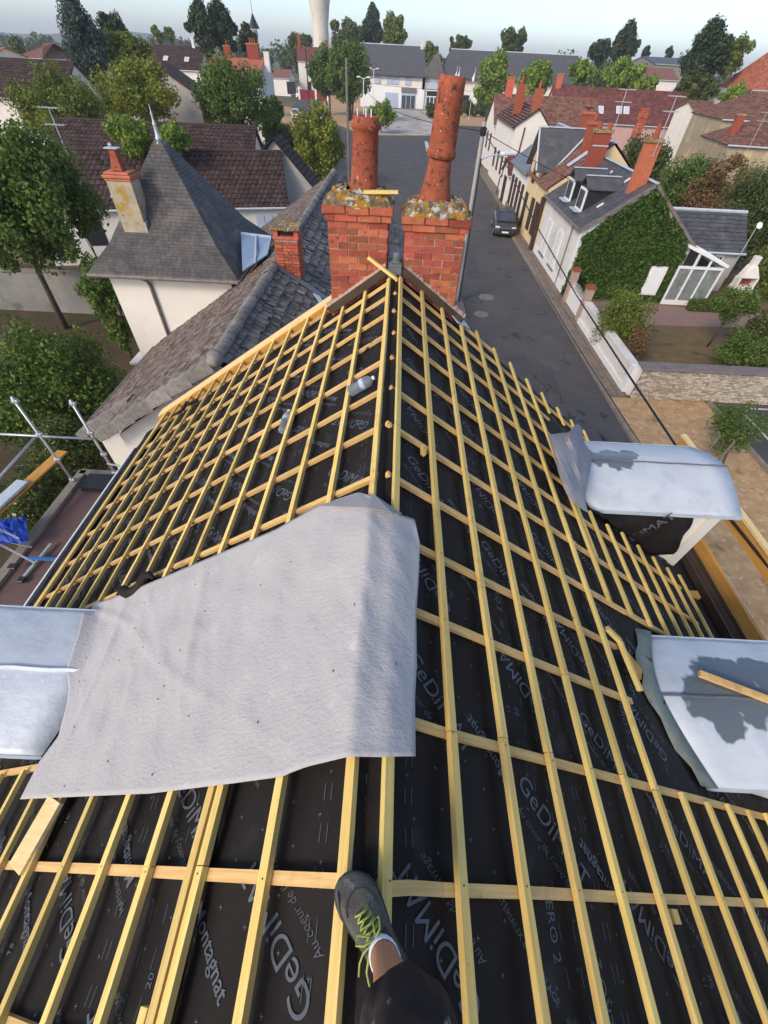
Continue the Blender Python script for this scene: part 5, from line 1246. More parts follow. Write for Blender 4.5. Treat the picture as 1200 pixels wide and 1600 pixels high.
# grey gable wing
p = ay(425, 203, 33); xm = p.x; zp = 5.55; xr = ay(493, 290, 33).x
gg = thing('grey_gable_house', 'house with a plain grey rendered gable wall beside the dark ribbed roof', 'house', (xm, 33, 0))
slp = 2.35/(xr-xm)
MB().prism([(xm-2.6, 33, 0), (xm-2.6, 33, zp-2.3), (xm, 33, zp), (xr-.25, 33, zp-slp*(xr-.25-xm)), (xr-.25, 33, 0)], (0, 1.9, 0)).build('wall', 'grey_r', gg)
for sg, xe in ((1, xr+.1), (-1, xm-2.9)):
    z_e = zp-abs(xe-xm)*slp*(1 if sg > 0 else .85)+.12; p = [Vector((xe, 35.1, z_e)), Vector((xe, 32.75, z_e)), Vector((xm, 32.75, zp+.12)), Vector((xm, 35.1, zp+.12))]
    if sg < 0: p = [p[1], p[0], p[3], p[2]]
    MB().add(p, [(0, 1, 2, 3)]).build('roof', 'dtile2', gg, solid=.08); tiles(*p, .3, .3, .03, .5, rg=g1, roll=.02).build('roof_tiles', 'dtile', gg)['kind'] = 'stuff'
MB().box(((xm+xr)/2, 32.98, 2.3), (xr-xm-.3, .02, .03)).build('render_joint', 'gut', gg)
rr_, L, ze, zr = pxhouse('rear_tile_house', 'dark tiled roof in the second row, behind the bushes and the finial', (100, 188), (392, 197), 36, 262, 6.5, 'white_r', 'dtile', ang=R(5), th=.3, tw_=.3, thick=.035, roll=.03)
# left background houses
gl = thing('beige_gable_house', 'tall blank beige gable between two green trees on the left', 'house', (0, 0, 0))
Yg = 55; pk = ay(243, 103, Yg); rb = ay(310, 150, Yg)
sl = (pk.z-rb.z)/(rb.x-pk.x)
MB().prism([(pk.x-3.5, Yg, 0), (pk.x-3.5, Yg, pk.z-3.5*sl), (pk.x, Yg, pk.z), (rb.x, Yg, rb.z), (rb.x, Yg, 0)], (0, 2.8, 0)).build('wall', 'grey_r', gl)
for xe in (rb.x+.3, pk.x-3.8):
    z_e = pk.z-abs(xe-pk.x)*sl+.15; p = [Vector((xe, Yg+3, z_e)), Vector((xe, Yg-.2, z_e)), Vector((pk.x, Yg-.2, pk.z+.15)), Vector((pk.x, Yg+3, pk.z+.15))]
    MB().add(p, [(0, 1, 2, 3)]).build('roof', 'dtile', gl, solid=.2)
pxhouse('left_edge_house', 'large dark tiled roof with white walls at the left edge, behind the round tree', (-120, 86), (112, 96), 58, 150, 8, 'white_r', 'dtile', th=.33, tw_=.33, thick=.04, roll=.02, wins=(('f', 20, 2.8, 1.2, 1.4, 'shutter_b'),))
pxhouse('far_left_house', 'distant rounded brown roof above the left edge house', (55, 66), (95, 68), 95, 92, 14, 'cream_r', 'btile', tiles_on=False, hip=3)
pxhouse('orange_roof_house', 'small orange roof at the very left edge under the hills', (-30, 72), (6, 74), 75, 88, 8, 'cream_r', 'otile', tiles_on=False)
t_, L, ze, zr = pxhouse('skylight_house', 'purple-brown roof with small skylights behind the beige gable', (240, 70), (318, 75), 105, 108, 9, 'white_r', 'dtile', th=.4, tw_=.4, chim=((7.2, 4.5, 1.0, .5, .5, 'white_r', 0),))
for f in (.3, .72): skylight(t_, (L*f, 1.8, ze+(zr-ze)*.4+.14), math.atan2(zr-ze, 4.5), .8, 1)
t_, L, ze, zr = pxhouse('many_chimney_house', 'white gabled house with a row of orange chimneys behind the green tree', (335, 90), (412, 90), 80, 112, 9, 'white_r', 'otile', tiles_on=False, chim=((2, 4.5, 1.0, .9, .7, 'brick', 1), (5.6, 4.5, 1.3, 1.6, .8, 'brick', 3), (7.6, 3.5, .6, .7, .6, 'white_r', 0)))
t_, L, ze, zr = pxhouse('far_cream_house', 'distant cream house with red roof left of the lime trees, two chimneys', (465, 72), (505, 74), 185, 96, 12, 'cream_r', 'rtile', ang=R(8), tiles_on=False, chim=((.6, 6, 2.2, 1, 1, 'brick', 0), (9, 6, 1.5, 1, 1, 'brick', 0)), wins=(('f', 3, 5.5, 1.2, 2, 'dark'), ('f', 6.5, 5.5, 1.2, 2, 'dark'), ('f', 3, 2, 1.2, 2, 'dark')))
t_, L, ze, zr = pxhouse('far_garage_house', 'small cream house with a dark open garage at the end of the far road', (430, 108), (455, 108), 175, 122, 9, 'cream_r', 'btile', tiles_on=False, wins=(('f', 5.2, 1.8, 2.6, 2.6, 'dark'),))
t = MB().box(ay(468, 165, 168)*1, (.1, .1, .1)).build('red_hoarding', 'red'); t.location = (0, 0, 0)
bpy.data.objects.remove(t)
p0, p1 = at(452, 164), at(474, 164)
t = thing('red_gates', 'dark red gates and cream pillars across the end of the far road', 'gate', (p0.x, 165, 0))
MB().box((p0.x+1.6, 165, 1.0), (4.2, .1, 2.0)).build('gate_leaf', 'red', t); MB().box((p0.x+5.6, 165, 1.0), (2.6, .1, 2.0)).build('gate_leaf', 'red', t)
for d in (-.7, 4.0, 7.2): MB().box((p0.x+d, 165, 1.3), (.5, .5, 2.6)).build('pillar', 'cream_r', t)
# ---- town hall
Ym = 152
def mx(u, v=120): return ay(u, v, Ym)
th = thing('civic_building', 'long pale civic building with a glazed arched entrance and high grey slate roofs', 'building', (0, Ym, 0))
xa, xb, xc, xd = mx(563).x, mx(665).x, mx(690).x, mx(905).x
ze_l = ay(620, 116, Ym).z; zr_l = ay(615, 71, Ym+6).z
MB().prism([(xa, Ym, 0), (xb, Ym, 0), (xb, Ym, ze_l), (xa, Ym, ze_l)], (0, 12, 0)).build('wall', 'cream_r', th)
MB().box(((xa+xb)/2, Ym-.05, 1.9), (xb-xa-.1, .12, 3.6)).build('ground_floor_panel', 'white', th)
def slab(pts, ma, name='roof'):
    MB().add([Vector(p) for p in pts], [(0, 1, 2, 3)]).build(name, ma, th, solid=.25)
slab([(xa-.5, Ym-.8, ze_l-.3), (xb+.4, Ym-.8, ze_l-.3), (xb-.8, Ym+6, zr_l), (xa-.5, Ym+6, zr_l)], 'slate2'); slab([(xa-.5, Ym+12.8, ze_l-.3), (xb+.4, Ym+12.8, ze_l-.3), (xb-.8, Ym+6, zr_l), (xa-.5, Ym+6, zr_l)], 'slate2')
MB().beam((xa-.5, Ym+6, zr_l+.15), (xb-.8, Ym+6, zr_l+.15), .4, .15).build('ridge_zinc', 'zinc', th)
ze_r = ze_l; zr_r = ay(790, 82, Ym+7).z
MB().prism([(xc, Ym+1, 0), (xd, Ym+1, 0), (xd, Ym+1, ze_r), (xc, Ym+1, ze_r)], (0, 14, 0)).build('wall', 'cream_r', th)
slab([(xc-.8, Ym, ze_r-.3), (xd+.5, Ym, ze_r-.3), (xd+.5, Ym+7, zr_r), (xc+2.2, Ym+7, zr_r)], 'slate2'); slab([(xc-.8, Ym+15, ze_r-.3), (xd+.5, Ym+15, ze_r-.3), (xd+.5, Ym+7, zr_r), (xc+2.2, Ym+7, zr_r)], 'slate2')
MB().beam((xc+2.2, Ym+7, zr_r+.15), (xd+.5, Ym+7, zr_r+.15), .4, .15).build('ridge_zinc', 'zinc', th)
# glazed entrance bay with pointed roof
xe = (xb+xc)/2; w2 = (xc-xb)/2+.7
MB().box((xe, Ym+1.5, 3), (2*w2, 3, 6.4)).build('entrance_wall', 'grey_r', th)
zz = ay(668, 78, Ym).z
MB().add([(xe-w2-.6, Ym-.4, 5.9), (xe+w2+.3, Ym-.4, 5.9), (xe+.6, Ym+1.5, zz), (xe-w2-.6, Ym+5, 5.9), (xe+w2+.3, Ym+5, 5.9)], [(0, 1, 2), (0, 2, 3), (1, 4, 2), (3, 2, 4)]).build('entrance_spire', 'slate', th)
arch = [Vector((xe-1.5, Ym-.15, 3.9)), Vector((xe+1.5, Ym-.15, 3.9))]+[Vector((xe+1.5*math.cos(q), Ym-.15, 3.9+1.5*math.sin(q))) for q in [math.pi*k/10 for k in range(1, 10)]]
MB().prism(arch, (0, .1, 0)).build('arched_window', 'shutter_b', th)
MB().box((xe, Ym-.12, 1.9), (3.0, .1, 3.6)).build('entrance_frame', 'white', th)
for i in range(3): MB().box((xe-1+i, Ym-.2, 1.3), (.78, .06, 2.3)).build('entrance_door', 'glass', th)
MB().box((xe, Ym-.2, 3.1), (2.8, .06, .9)).build('transom_pane', 'dark', th)
x_ = mx(640).x
MB().box((x_, Ym-.15, 1.7), (3.8, .14, 3.4)).build('shopfront', 'shutter_b', th)
for i in range(3): MB().box((x_-1.2+i*1.2, Ym-.25, 1.3), (1.0, .06, 2.4)).build('shopfront_pane', 'glass', th)
MB().box((x_, Ym-.3, 3.5), (3.9, .3, .8)).build('sign_panel', 'gut', th)
x_ = mx(613).x; MB().box((x_, Ym-.15, 1.5), (3.3, .12, 2.8)).build('blue_panel_doors', 'shutter_b', th)
for u in (590, 609, 619, 638): MB().box((mx(u).x, Ym-.1, 5.0), (1.5, .1, 1.2)).build('window', 'shutter_b', th)
x_ = mx(677).x+2.2
for i in range(4): MB().box((xc+1.0+i*.95, Ym+.85, 1.9), (.8, .1, 2.4)).build('window', 'dark', th)
for u in (730, 760, 800, 840, 870): MB().box((mx(u).x, Ym+.9, 2.2), (2.6, .1, 1.8)).build('window', 'dark', th)
MB().box((mx(661).x-.6, Ym+5.6, zr_l+.3), (.7, .7, 1.6)).build('chimney', 'white_r', th)
for i, u in enumerate((712, 716, 740)):
    q = ay(u, 130, 130); t = thing('flagpole', ['leftmost of the three flagpoles in front of the civic building', 'middle one of the three flagpoles, close beside the leftmost', 'rightmost flagpole with a limp white and red flag'][i], 'flagpole', (q.x, 130, 0), group='flagpoles')
    MB().tube((q.x, 130, 0), (q.x, 130, 8.2), .035).build('pole', 'white', t)
    MB().prism([(q.x, 130, 7.6), (q.x-.5, 130, 6.6), (q.x-.3, 130, 6.0), (q.x, 130, 6.4)], (0, .05, 0)).build('flag', ['white', 'white', 'white'][i], t)
# water tower
q = ay(497, 62, 300); r_ = (ay(509, 60, 300).x-ay(485, 60, 300).x)/2
t = thing('water_tower', 'pale concrete water tower shaft flaring upward out of the picture', 'water tower', (q.x+1, 300, 0))
MB().lathe([(r_*1.15, 0), (r_*1.02, 9), (r_, 18), (r_*1.25, 24), (r_*1.7, 30), (r_*2.4, 37), (r_*2.6, 38), (r_*2.6, 43), (r_*.4, 46)], (q.x+1.5, 300, 0), 40).build('shaft', 'towerc', t, smooth=True)
MB().lathe([(r_*1.03, 0), (r_*1.03, 2)], (q.x+1.5, 300, 0), 20).build('plinth', 'conc', t)
# siren mast
q = ay(403, 90, 130); t = thing('siren_mast', 'thin lattice mast topped by a small dark bell roof on the skyline', 'mast', (q.x, 130, 0))
zt = ay(401, 45, 130).z
for a in (-.5, .5):
    for b in (-.5, .5): MB().tube((q.x+a, 130+b, 0), (q.x+a*.7, 130+b*.7, zt), .09, .06, 5).build('leg', 'gut', t)
for k in range(9): MB().beam((q.x-.45, 129.5, zt*k/9), (q.x+.45, 129.5, zt*(k+1)/9), .08, .05).build('brace', 'gut', t)
MB().lathe([(1.1, 0), (.95, .4), (.5, 1.2), (.1, 2.0)], (q.x, 130, zt), 8).build('bell_roof', 'dark', t); MB().lathe([(.7, 0), (.6, .9)], (q.x, 130, zt-1.1), 8).build('siren', 'shutter_b', t)
MB().tube((q.x, 130, zt+1.9), (q.x, 130, zt+9), .06, .03, 5).build('rod', 'gut', t)
# hills
P = []
for i in range(61):
    x = -2200+i*60; P.append([Vector((x, 1500, -1)), Vector((x, 1700, max(3, (20+6*math.sin(i*.31)+4*math.sin(i*.83+1))*(1 if x < -650 else .5)))), Vector((x, 2300, 3))])
M['hill'] = mat('wooded_hill', (.035, .055, .028), (.055, .072, .035), .012, .95, spots=((.12, .11, .06), .006, .58, .04))
o = MB().grid(P).build('hills', 'hill', smooth=True); o['kind'] = 'structure'
# ---- street furniture
def pole(name, label, u, Y, vtop, r, ma, cat, arms=None, group=None, x=None):
    q = ay(u, vtop, Y); t = thing(name, label, cat, (q.x, Y, 0), group=group)
    MB().tube((q.x, Y, 0), (q.x, Y, q.z), r, r*.75, 8).build('pole', ma, t); return t, q
t, q = pole('utility_pole', 'tall wooden pole standing left of the shorter chimney pot', 541, 52, 90, .13, 'gut', 'utility pole')
t, q = pole('utility_pole', 'dark wooden pole beside the far road, left of the lime trees', 477, 120, 75, .15, 'shutter_d', 'utility pole')
for (u, Y, vt, lab) in ((568, 100, 122, 'white twin-headed street lamp rising behind the shorter chimney pot'), (584, 135, 108, 'farther twin-headed street lamp in front of the civic building')):
    t, q = pole('street_lamp', lab, u, Y, vt, .09, 'white', 'street lamp', group='twin-headed lamps on the square')
    for s in (-1, 1):
        MB().tube((q.x, Y, q.z-.1), (q.x+s*.55, Y, q.z+.1), .04).build('arm', 'white', t); MB().box((q.x+s*.85, Y, q.z+.12), (.65, .3, .16)).build('lamp_head', 'white', t, bevel=.04)
# concrete pole with cables right of the chimney
pb = Vector((3.95, 24.5, 0)); pt_ = ax(757, 190, 3.95)
Yp = 24.5; q0 = ay(757, 190, Yp); q1 = ay(722, 400, Yp)
t = thing('concrete_pole', 'grey concrete power pole with bundled cables just right of the taller chimney', 'utility pole', (q1.x, Yp, 0))
MB().tube((q1.x+.05, Yp, 0), (q0.x, Yp, q0.z), .13, .085, 10).build('pole', 'conc', t)
MB().tube((q1.x+.22, Yp-.1, 0), (q0.x+.1, Yp-.1, q0.z-1.2), .03, .03, 6).build('cable_duct', 'cable', t); MB().tube((q1.x-.1, Yp-.14, 0), (q1.x-.05, Yp-.14, 3.0), .07, .07, 8).build('blue_duct', 'zincb', t)
MB().box((q0.x, Yp-.1, q0.z-.3), (.28, .16, .3)).build('junction_box', 'cable', t, bevel=.05)
MB().path([(q0.x, Yp, q0.z-1.3), (q0.x+.6, Yp+.5, q0.z-1.15), (q0.x+1.1, Yp+.9, q0.z-1.15)], .035, 6).build('lamp_arm', 'white', t); MB().box((q0.x+1.5, Yp+1.1, q0.z-1.12), (.75, .26, .14), Matrix.Rotation(R(25), 3, 'Z')).build('lamp_head', 'white', t, bevel=.04)
top = Vector((q0.x, Yp, q0.z-.3))
def cable(name, label, a, b, r, sag=.3, n=24):
    a = Vector(a); b = Vector(b)
    o = MB().path([a.lerp(b, i/n)-Vector((0, 0, sag*4*(i/n)*(1-i/n))) for i in range(n+1)], r, 6).build(name, 'cable', smooth=True); return tag(o, label, 'cable')
e1 = ax(1212, 900, 4.9); e1b = ax(985, 590, 5.0)
cb = [top]+[ax(u, v, x) for u, v, x in ((795, 265, 4.25), (838, 352, 4.5), (900, 460, 4.65), (985, 590, 4.75), (1060, 702, 4.82), (1135, 803, 4.88), (1215, 903, 4.95), (1400, 1120, 5.1))]
o = MB().path(cb, [.016]*4+[.02]*5, 7).build('power_cable', 'cable', smooth=True); tag(o, 'thick twisted black power cable crossing in front of the right-hand houses', 'cable')
cb2 = [top]+[ax(u, v, x) for u, v, x in ((705, 470, 3.6),)]
def twopx(lab, a, Xa, b, Xb, r=.01, n=16, sag=.1):
    cable('overhead_wire', lab, ax(*a, Xa), ax(*b, Xb), r, sag, n)
for k, dx in enumerate((0, .06)): twopx(['thin wire running low over the right pavement, the left one of a close pair', 'thin wire running low over the right pavement, the right one of a close pair'][k], (838, 430+k*2), 8.0+dx, (1035, 745), 6.0+dx, .010)
cable('overhead_wire', 'thin wire from the concrete pole over the slate roofs to the right', top, ay(1010, 330, 30), .013, .2)
cable('overhead_wire', 'thin wire sagging from the concrete pole across the square to the left lamp', top, ay(560, 128, 100), .02, 1.0)
cable('overhead_wire', 'upper wire stretched level in front of the civic building', ay(560, 118, 110), ay(800, 128, 105), .02, .4)
cable('overhead_wire', 'lower wire stretched level in front of the civic building', ay(565, 128, 110), ay(790, 142, 105), .02, .4)
def antenna(label, ub, vb, ut, vt, Y, w_=.9, s=1.0):
    a = ay(ub, vb, Y); b = ay(ut, vt, Y); t = thing('antenna', label, 'antenna', a, group='rooftop antennas')
    MB().tube(a, (a.x, a.y, b.z), .022*s, .018*s, 6).build('mast', 'steel', t); z = b.z
    for k, zz in enumerate((z, z-.5*s)):
        MB().beam((a.x-w_/2, a.y, zz), (a.x+w_/2, a.y-.1, zz), .03*s, .03*s).build('boom', 'steel', t)
        mb = MB()
        for i in range(7): mb.beam((a.x-w_/2+i*w_/6, a.y-.22, zz), (a.x-w_/2+i*w_/6, a.y+.18, zz+.02), .014*s, .014*s)
        mb.build('elements', 'steel', t)['kind'] = 'stuff'
    return t
antenna('rake antenna on a bent mast above the left trees', 105, 240, 75, 168, 27, 1.0, 1.2)
antenna('antenna rising from the far chimney of the ivy house', 960, 200, 985, 140, 33.6, .9)
antenna('antenna rising from the near chimney of the ivy house', 1020, 245, 1048, 150, 26.9, .7)
antenna('antenna on the slate lean roof near the right edge', 1160, 250, 1185, 175, 46, .9)
q = ay(1184, 352, 27.0); t = thing('satellite_dish', 'small white satellite dish on a thin pole at the far right above the hedge', 'satellite dish', (q.x, 27, 0))
MB().tube((q.x, 27, 1.2), (q.x, 27, q.z), .025).build('pole', 'steel', t); MB().lathe([(.02, 0), (.10, .02), (.15, .05)], (q.x, 26.9, q.z), 14, Matrix.Rotation(R(60), 3, 'X')).build('dish', 'white', t, solid=.02)
# garden barbecue
q = at(1146, 468); t = thing('garden_barbecue', 'white masonry garden barbecue with a tapering chimney beside the hedge', 'barbecue', (q.x, q.y, 0))
MB().box((q.x, q.y, .4), (1.2, .6, .8)).prism([(q.x-.55, q.y-.3, 1.25), (q.x+.55, q.y-.3, 1.25), (q.x+.18, q.y-.1, 1.85), (q.x-.18, q.y-.1, 1.85)], (0, .5, 0)).box((q.x, q.y+.15, 2.05), (.34, .34, .5)).box((q.x-.5, q.y, 1.0), (.12, .55, .5)).box((q.x+.5, q.y, 1.0), (.12, .55, .5)).build('masonry', 'white_r', t, bevel=.03)
MB().box((q.x, q.y+.2, 1.0), (.9, .1, .45)).build('hearth', 'terra', t)
# ---- cars
def car(label, x, y, rz, paint, name='parked_car', L=3.95, Wd=1.72, Hh=1.48, van=False, group='parked cars'):
    t = thing(name, label, 'van' if van else 'car', (x, y, 0), rz, group)
    hw = Wd/2
    def sec(yy, w0, z0, zb, zt, wt): # lower hull section
        return [(-w0*.93, yy, z0), (w0*.93, yy, z0), (w0, yy, z0+.18), (w0*.985, yy, zb), (wt, yy, zt), (-wt, yy, zt), (-w0*.985, yy, zb), (-w0, yy, z0+.18)]
    h = Hh
    if van: ss = [(-L/2, .75, .4, .8, .9, .7), (-L/2+.1, .98, .22, .8, 1.0, .85), (-L/2+.8, 1, .2, 1.0, 1.15, .88), (-L/2+.9, 1, .2, 1.0, 1.2, .9), (L/2-.1, 1, .2, 1.0, 1.2, .9), (L/2, .95, .3, 1.0, 1.1, .88)]
    else: ss = [(-L/2, .72, .38, .60, .66, .6), (-L/2+.12, .93, .22, .66, .76, .78), (-L/2+.5, .99, .18, .76, .86, .84), (-L/2+1.05, 1, .18, .88, .96, .86), (-L/2+1.6, 1, .18, .90, .98, .88), (L/2-.9, 1, .18, .93, 1.0, .88), (L/2-.25, .99, .2, .95, 1.02, .84), (L/2-.05, .93, .25, .85, .95, .74), (L/2, .85, .35, .7, .78, .68)]
    b = MB().loft([[Vector(p) for p in sec(a, w*hw, z0, zb, zt, wt*hw)] for a, w, z0, zb, zt, wt in ss]).build('body', paint, t, world=False, smooth=False, bevel=.03)
    y0, y1, y2, y3 = (-L/2+.7, -L/2+1.4, L/2-.7, L/2-.18) if not van else (-L/2+.55, -L/2+1.2, L/2-.15, L/2-.05)
    zt = .97
    cab = [[(-.80*hw, y0, zt), (.80*hw, y0, zt), (.80*hw, y0+.01, zt+.01), (-.80*hw, y0+.01, zt+.01)], [(-.85*hw, y1, zt), (.85*hw, y1, zt), (.66*hw, y1+.05, h-.05), (-.66*hw, y1+.05, h-.05)],
           [(-.86*hw, (y1+y2)/2, zt), (.86*hw, (y1+y2)/2, zt), (.68*hw, (y1+y2)/2, h), (-.68*hw, (y1+y2)/2, h)], [(-.85*hw, y2, zt), (.85*hw, y2, zt), (.66*hw, y2-.05, h-.06), (-.66*hw, y2-.05, h-.06)], [(-.78*hw, y3, zt), (.78*hw, y3, zt), (.7*hw, y3-.05, zt+.12), (-.7*hw, y3-.05, zt+.12)]]
    MB().loft([[Vector(p) for p in s] for s in cab]).build('windows', 'glass', t, world=False)
    P = [[Vector((x_*hw*.69, yy, zz+.012)) for x_ in (-1, -.5, 0, .5, 1)] for yy, zz in ((y1, h-.06), ((y1+y2)/2-.3, h), ((y1+y2)/2+.3, h), (y2, h-.05))]
    MB().grid(P).build('roof', paint, t, world=False, solid=.03)
    for s in (-1, 1):
        for (ya, yb) in ((y0, y1), (y2+.1, y3)): MB().beam((s*.8*hw, ya, zt), (s*.67*hw, (yb if ya == y0 else y2-.1), h-.05), .07, .04).build('pillar', paint, t, world=False)
        MB().beam((s*.86*hw, (y1+y2)/2, zt), (s*.68*hw, (y1+y2)/2, h), .08, .03).build('pillar', paint, t, world=False)
        for yy in (-L/2+.72, L/2-.68):
            w_ = MB().tube((s*hw*.84, yy, .31), (s*hw*1.0, yy, .31), .31, .31, 18).build('wheel', 'rub', t, world=False); MB().tube((s*hw*.9, yy, .31), (s*hw*1.01, yy, .31), .19, .19, 10).build('rim', 'steel', w_, world=False)
        MB().box((s*hw*.70, -L/2+.16, .66), (.34, .22, .16), Matrix.Rotation(R(20*s), 3, 'Z')).build('headlight', 'lamp', t, world=False, bevel=.03)
        MB().box((s*hw*.8, L/2-.06, .85), (.2, .12, .3)).build('tail_light', 'red', t, world=False)
        MB().box((s*(hw+.10), -L/2+1.35, 1.0), (.18, .1, .13)).build('mirror', paint, t, world=False, bevel=.02)
    MB().box((0, -L/2+.02, .5), (.9, .05, .14)).build('grille', 'dark', t, world=False); MB().box((0, -L/2-.015, .40), (.52, .02, .11)).build('number_plate', 'lamp', t, world=False)
    MB().box((0, -L/2+.05, .28), (1.3, .08, .12)).build('lower_grille', 'dark', t, world=False)
    return t
car('dark grey hatchback parked half on the right-hand pavement', 8.55, 39.6, R(-6), 'car_g')
q = at(511, 185); car('white car parked under the lime trees on the dry verge', q.x, 112, R(-14), 'car_w')
q = at(447, 190); car('white car at the edge of the far road, partly behind the hedge', q.x+1, 114, R(8), 'car_w')
car('dark blue car in the yard behind the grey gable', -13.2, 68, R(80), 'car_k')
car('small black car in the yard at the left of the round tree', -16.0, 73, R(75), 'car_k')
q = at(458, 158); car('white van parked in front of the far garage', q.x, 170, R(0), 'car_w', name='parked_van', L=4.8, Wd=1.9, Hh=2.1, van=True)
# ---- left scaffold side
t = thing('flat_roof_extension', 'brown flat roof with pale edging beside the left eaves', 'flat roof', (-5.5, 3, 0))
MB().box((-5.35, 1.5, 1.27), (2.8, 10.2, 2.54)).build('wall', 'white_r', t)
MB().box((-5.35, 1.5, 2.57), (2.86, 10.26, .06)).build('roof_deck', 'terrace', t)
MB().box((-6.86, 1.5, 2.60), (.18, 10.4, .14)).build('edge_trim', 'kerb', t); MB().box((-5.4, 6.66, 2.60), (3.0, .14, .14)).build('edge_trim', 'kerb', t)
P = at(105, 785, 2.62); t = thing('slate_stack', 'neat stack of new dark slates at the corner of the brown flat roof', 'slate stack', (-6.2, 6.1, 2.62))
g_ = random.Random(2)
for i in range(7):
    o = MB().box((-6.25+g_.uniform(-.02, .02), 6.28+g_.uniform(-.02, .02), 2.62+.012+i*.022), (.62, .44, .018), Matrix.Rotation(g_.uniform(-.04, .04), 3, 'Z')).build('roof_slate', 'dark', t)
sc = thing('scaffold', 'galvanised scaffold standards and guard rails by the left eaves', 'scaffold', (-6.5, 6.3, 0))
for (bx_, by_, u, v) in ((-6.87, 6.32, 18, 620), (-6.08, 6.62, 110, 625)):
    q = ay(u, v, by_); MB().tube((bx_, by_, 1.9), (bx_, by_, q.z), .024, .024, 10).build('standard', 'steel', sc, smooth=True)
    for f in (.96-.0, .62, .33, .06):
        z = 2.6+(q.z-2.6)*f; MB().lathe([(.026, -.035), (.05, -.03), (.055, 0), (.05, .03), (.026, .035)], (bx_, by_, z), 8).box((bx_+.045, by_, z), (.05, .07, .05)).build('coupler', 'steel', sc, bevel=.006)
def tb(a, b, r=.024): MB().tube(a, b, r, r, 10).build('guard_rail', 'steel', sc, smooth=True)
zr_ = ay(140, 683, 6.62).z
tb(ay(-60, 675, 6.36), ay(148, 686, 6.58)); q = ay(55, 683, 6.30); tb(q, ax(-40, 790, q.x-.15))
tb((-6.1, 6.6, 3.0), (-5.0, 6.35, 3.05), .02)
pl = [at(u, v, 3.25) for u, v in ((98, 705), (-40, 830))]
t = MB().beam(pl[0], pl[1], .22, .035).build('scaffold_plank', 'plank'); tag(t, 'long yellow plank leaning out through the left scaffold', 'plank')
P0, P1 = at(36, 752, 3.32), at(-30, 812, 3.32)
t = MB().beam(P0, P1, .24, .05).build('metal_channel', 'zinc'); tag(t, 'folded zinc channel lying on the scaffold plank', 'channel')
t = thing('trestle', 'fallen grey trestle with blue straps lying on the brown flat roof', 'trestle', (-6.3, 4.3, 2.6))
def onr(u, v, z=2.68): return at(u, v, z)
MB().beam(onr(80, 850), onr(32, 908, 2.64), .05, .04).build('trestle_leg', 'steel', t); MB().beam(onr(45, 872, 2.8), onr(88, 874, 2.66), .06, .03).build('blue_strap', 'lblue', t)
MB().beam(onr(-20, 840, 2.9), onr(55, 880, 2.75), .03, .03).build('brace', 'steel', t); MB().beam(onr(8, 846, 2.9), onr(50, 855, 2.7), .02, .02).build('brace', 'steel', t)
MB().box(onr(20, 885, 2.75), (.16, .12, .04)).build('foot_pad', 'dark', t, bevel=.01); MB().box(onr(34, 906, 2.66), (.12, .12, .06)).build('foot_pad', 'dark', t, bevel=.01)
P = []
for i in range(10):
    P.append([onr(-25+i*7.5, 815+j*6.5-i*.8, 2.9)+Vector((0, 0, .09*mn.noise(Vector((i*.7, j*.9, 2))))) for j in range(7)])
MB().grid(P).build('blue_sheet', 'blue', t, solid=.006)
MB().beam(onr(-10, 822, 3.05), onr(30, 842, 2.95), .03, .03).build('brace', 'steel', t)
# ---- right scaffold boards
t = thing('street_scaffold', 'yellow timber guard boards and metal deck of the scaffold along the street eaves', 'scaffold', (5, 3.5, 0))
def z5(u, v, z): return at(u, v, z)
a, b = z5(1022, 686, 4.75), z5(1200, 948, 4.75); dirv = (b-a).normalized()
MB().beam((4.95, 5.7, 4.98), (4.95, -2, 4.98), .04, .20).build('guard_board', 'plank', t)
MB().beam((4.93, 5.7, 5.16), (4.93, -2, 5.16), .08, .04).build('guard_board', 'board', t)
MB().beam((4.62, 4.1, 4.60), (4.62, -2, 4.60), .045, .20).build('guard_board', 'plank', t)
MB().beam((4.78, 3.45, 4.42), (4.78, 2.75, 4.42), .30, .03).build('deck_plate', 'zinc', t)
for y in (2.25, .2): 
    MB().path([(4.3, y, 4.70), (4.55, y, 4.72), (4.66, y, 4.84), (4.95, y+.05, 4.86), (5.05, y+.05, 5.2)], .022, 6).build('bracket', 'gut', t)
MB().tube((4.40, 3.4, 4.45), (4.42, -1, 4.45), .012).build('edge_rod', 'white', t)
MB().box((3.86, 2.78, 4.86), (.2, .1, .05)).build('timber_scrap', 'plank', t)
# ================================================================== trees and bushes
T = tree
T('broad_tree', 'big dark loose-leaved tree at the left edge in front of the tiled roofs', -120, 182, 132, 424, 19, 'leaf_mid', base=(-15.5, 19, 0), n=22000, cl=170, leaf=.15, lump=.10, crf=.26)
T('garden_shrub', 'dark bushy shrub against the tower corner', 118, 372, 182, 492, 16.5, 'leaf_mid', n=3500, leaf=.12, cat='shrub', zmin=.1)
T('garden_shrub', 'large bright green shrub left of the tower and above the scaffold', -30, 525, 192, 690, 10.6, 'leaf_mid', base=(-9.6, 10.6, 0), n=15000, leaf=.105, cl=110, cat='shrub', lump=.14)
T('rose_bush', 'white-flowered rose bush behind the second scaffold pole', 55, 640, 160, 735, 8.6, 'leaf_dark', n=5000, leaf=.08, cat='rose bush', zmin=.05, flowers=120)
T('rose_bush', 'white-flowered rose bush below the yellow plank', 10, 745, 112, 835, 6.9, 'leaf_dark', base=(-8.6, 6.3, 0), n=6000, leaf=.07, cat='rose bush', zmin=.05, flowers=150)
T('broad_tree', 'olive green tree under the antenna at the left, before the edge house', 22, 108, 162, 236, 44, 'leaf_olive', n=9000, cl=80, lump=.12)
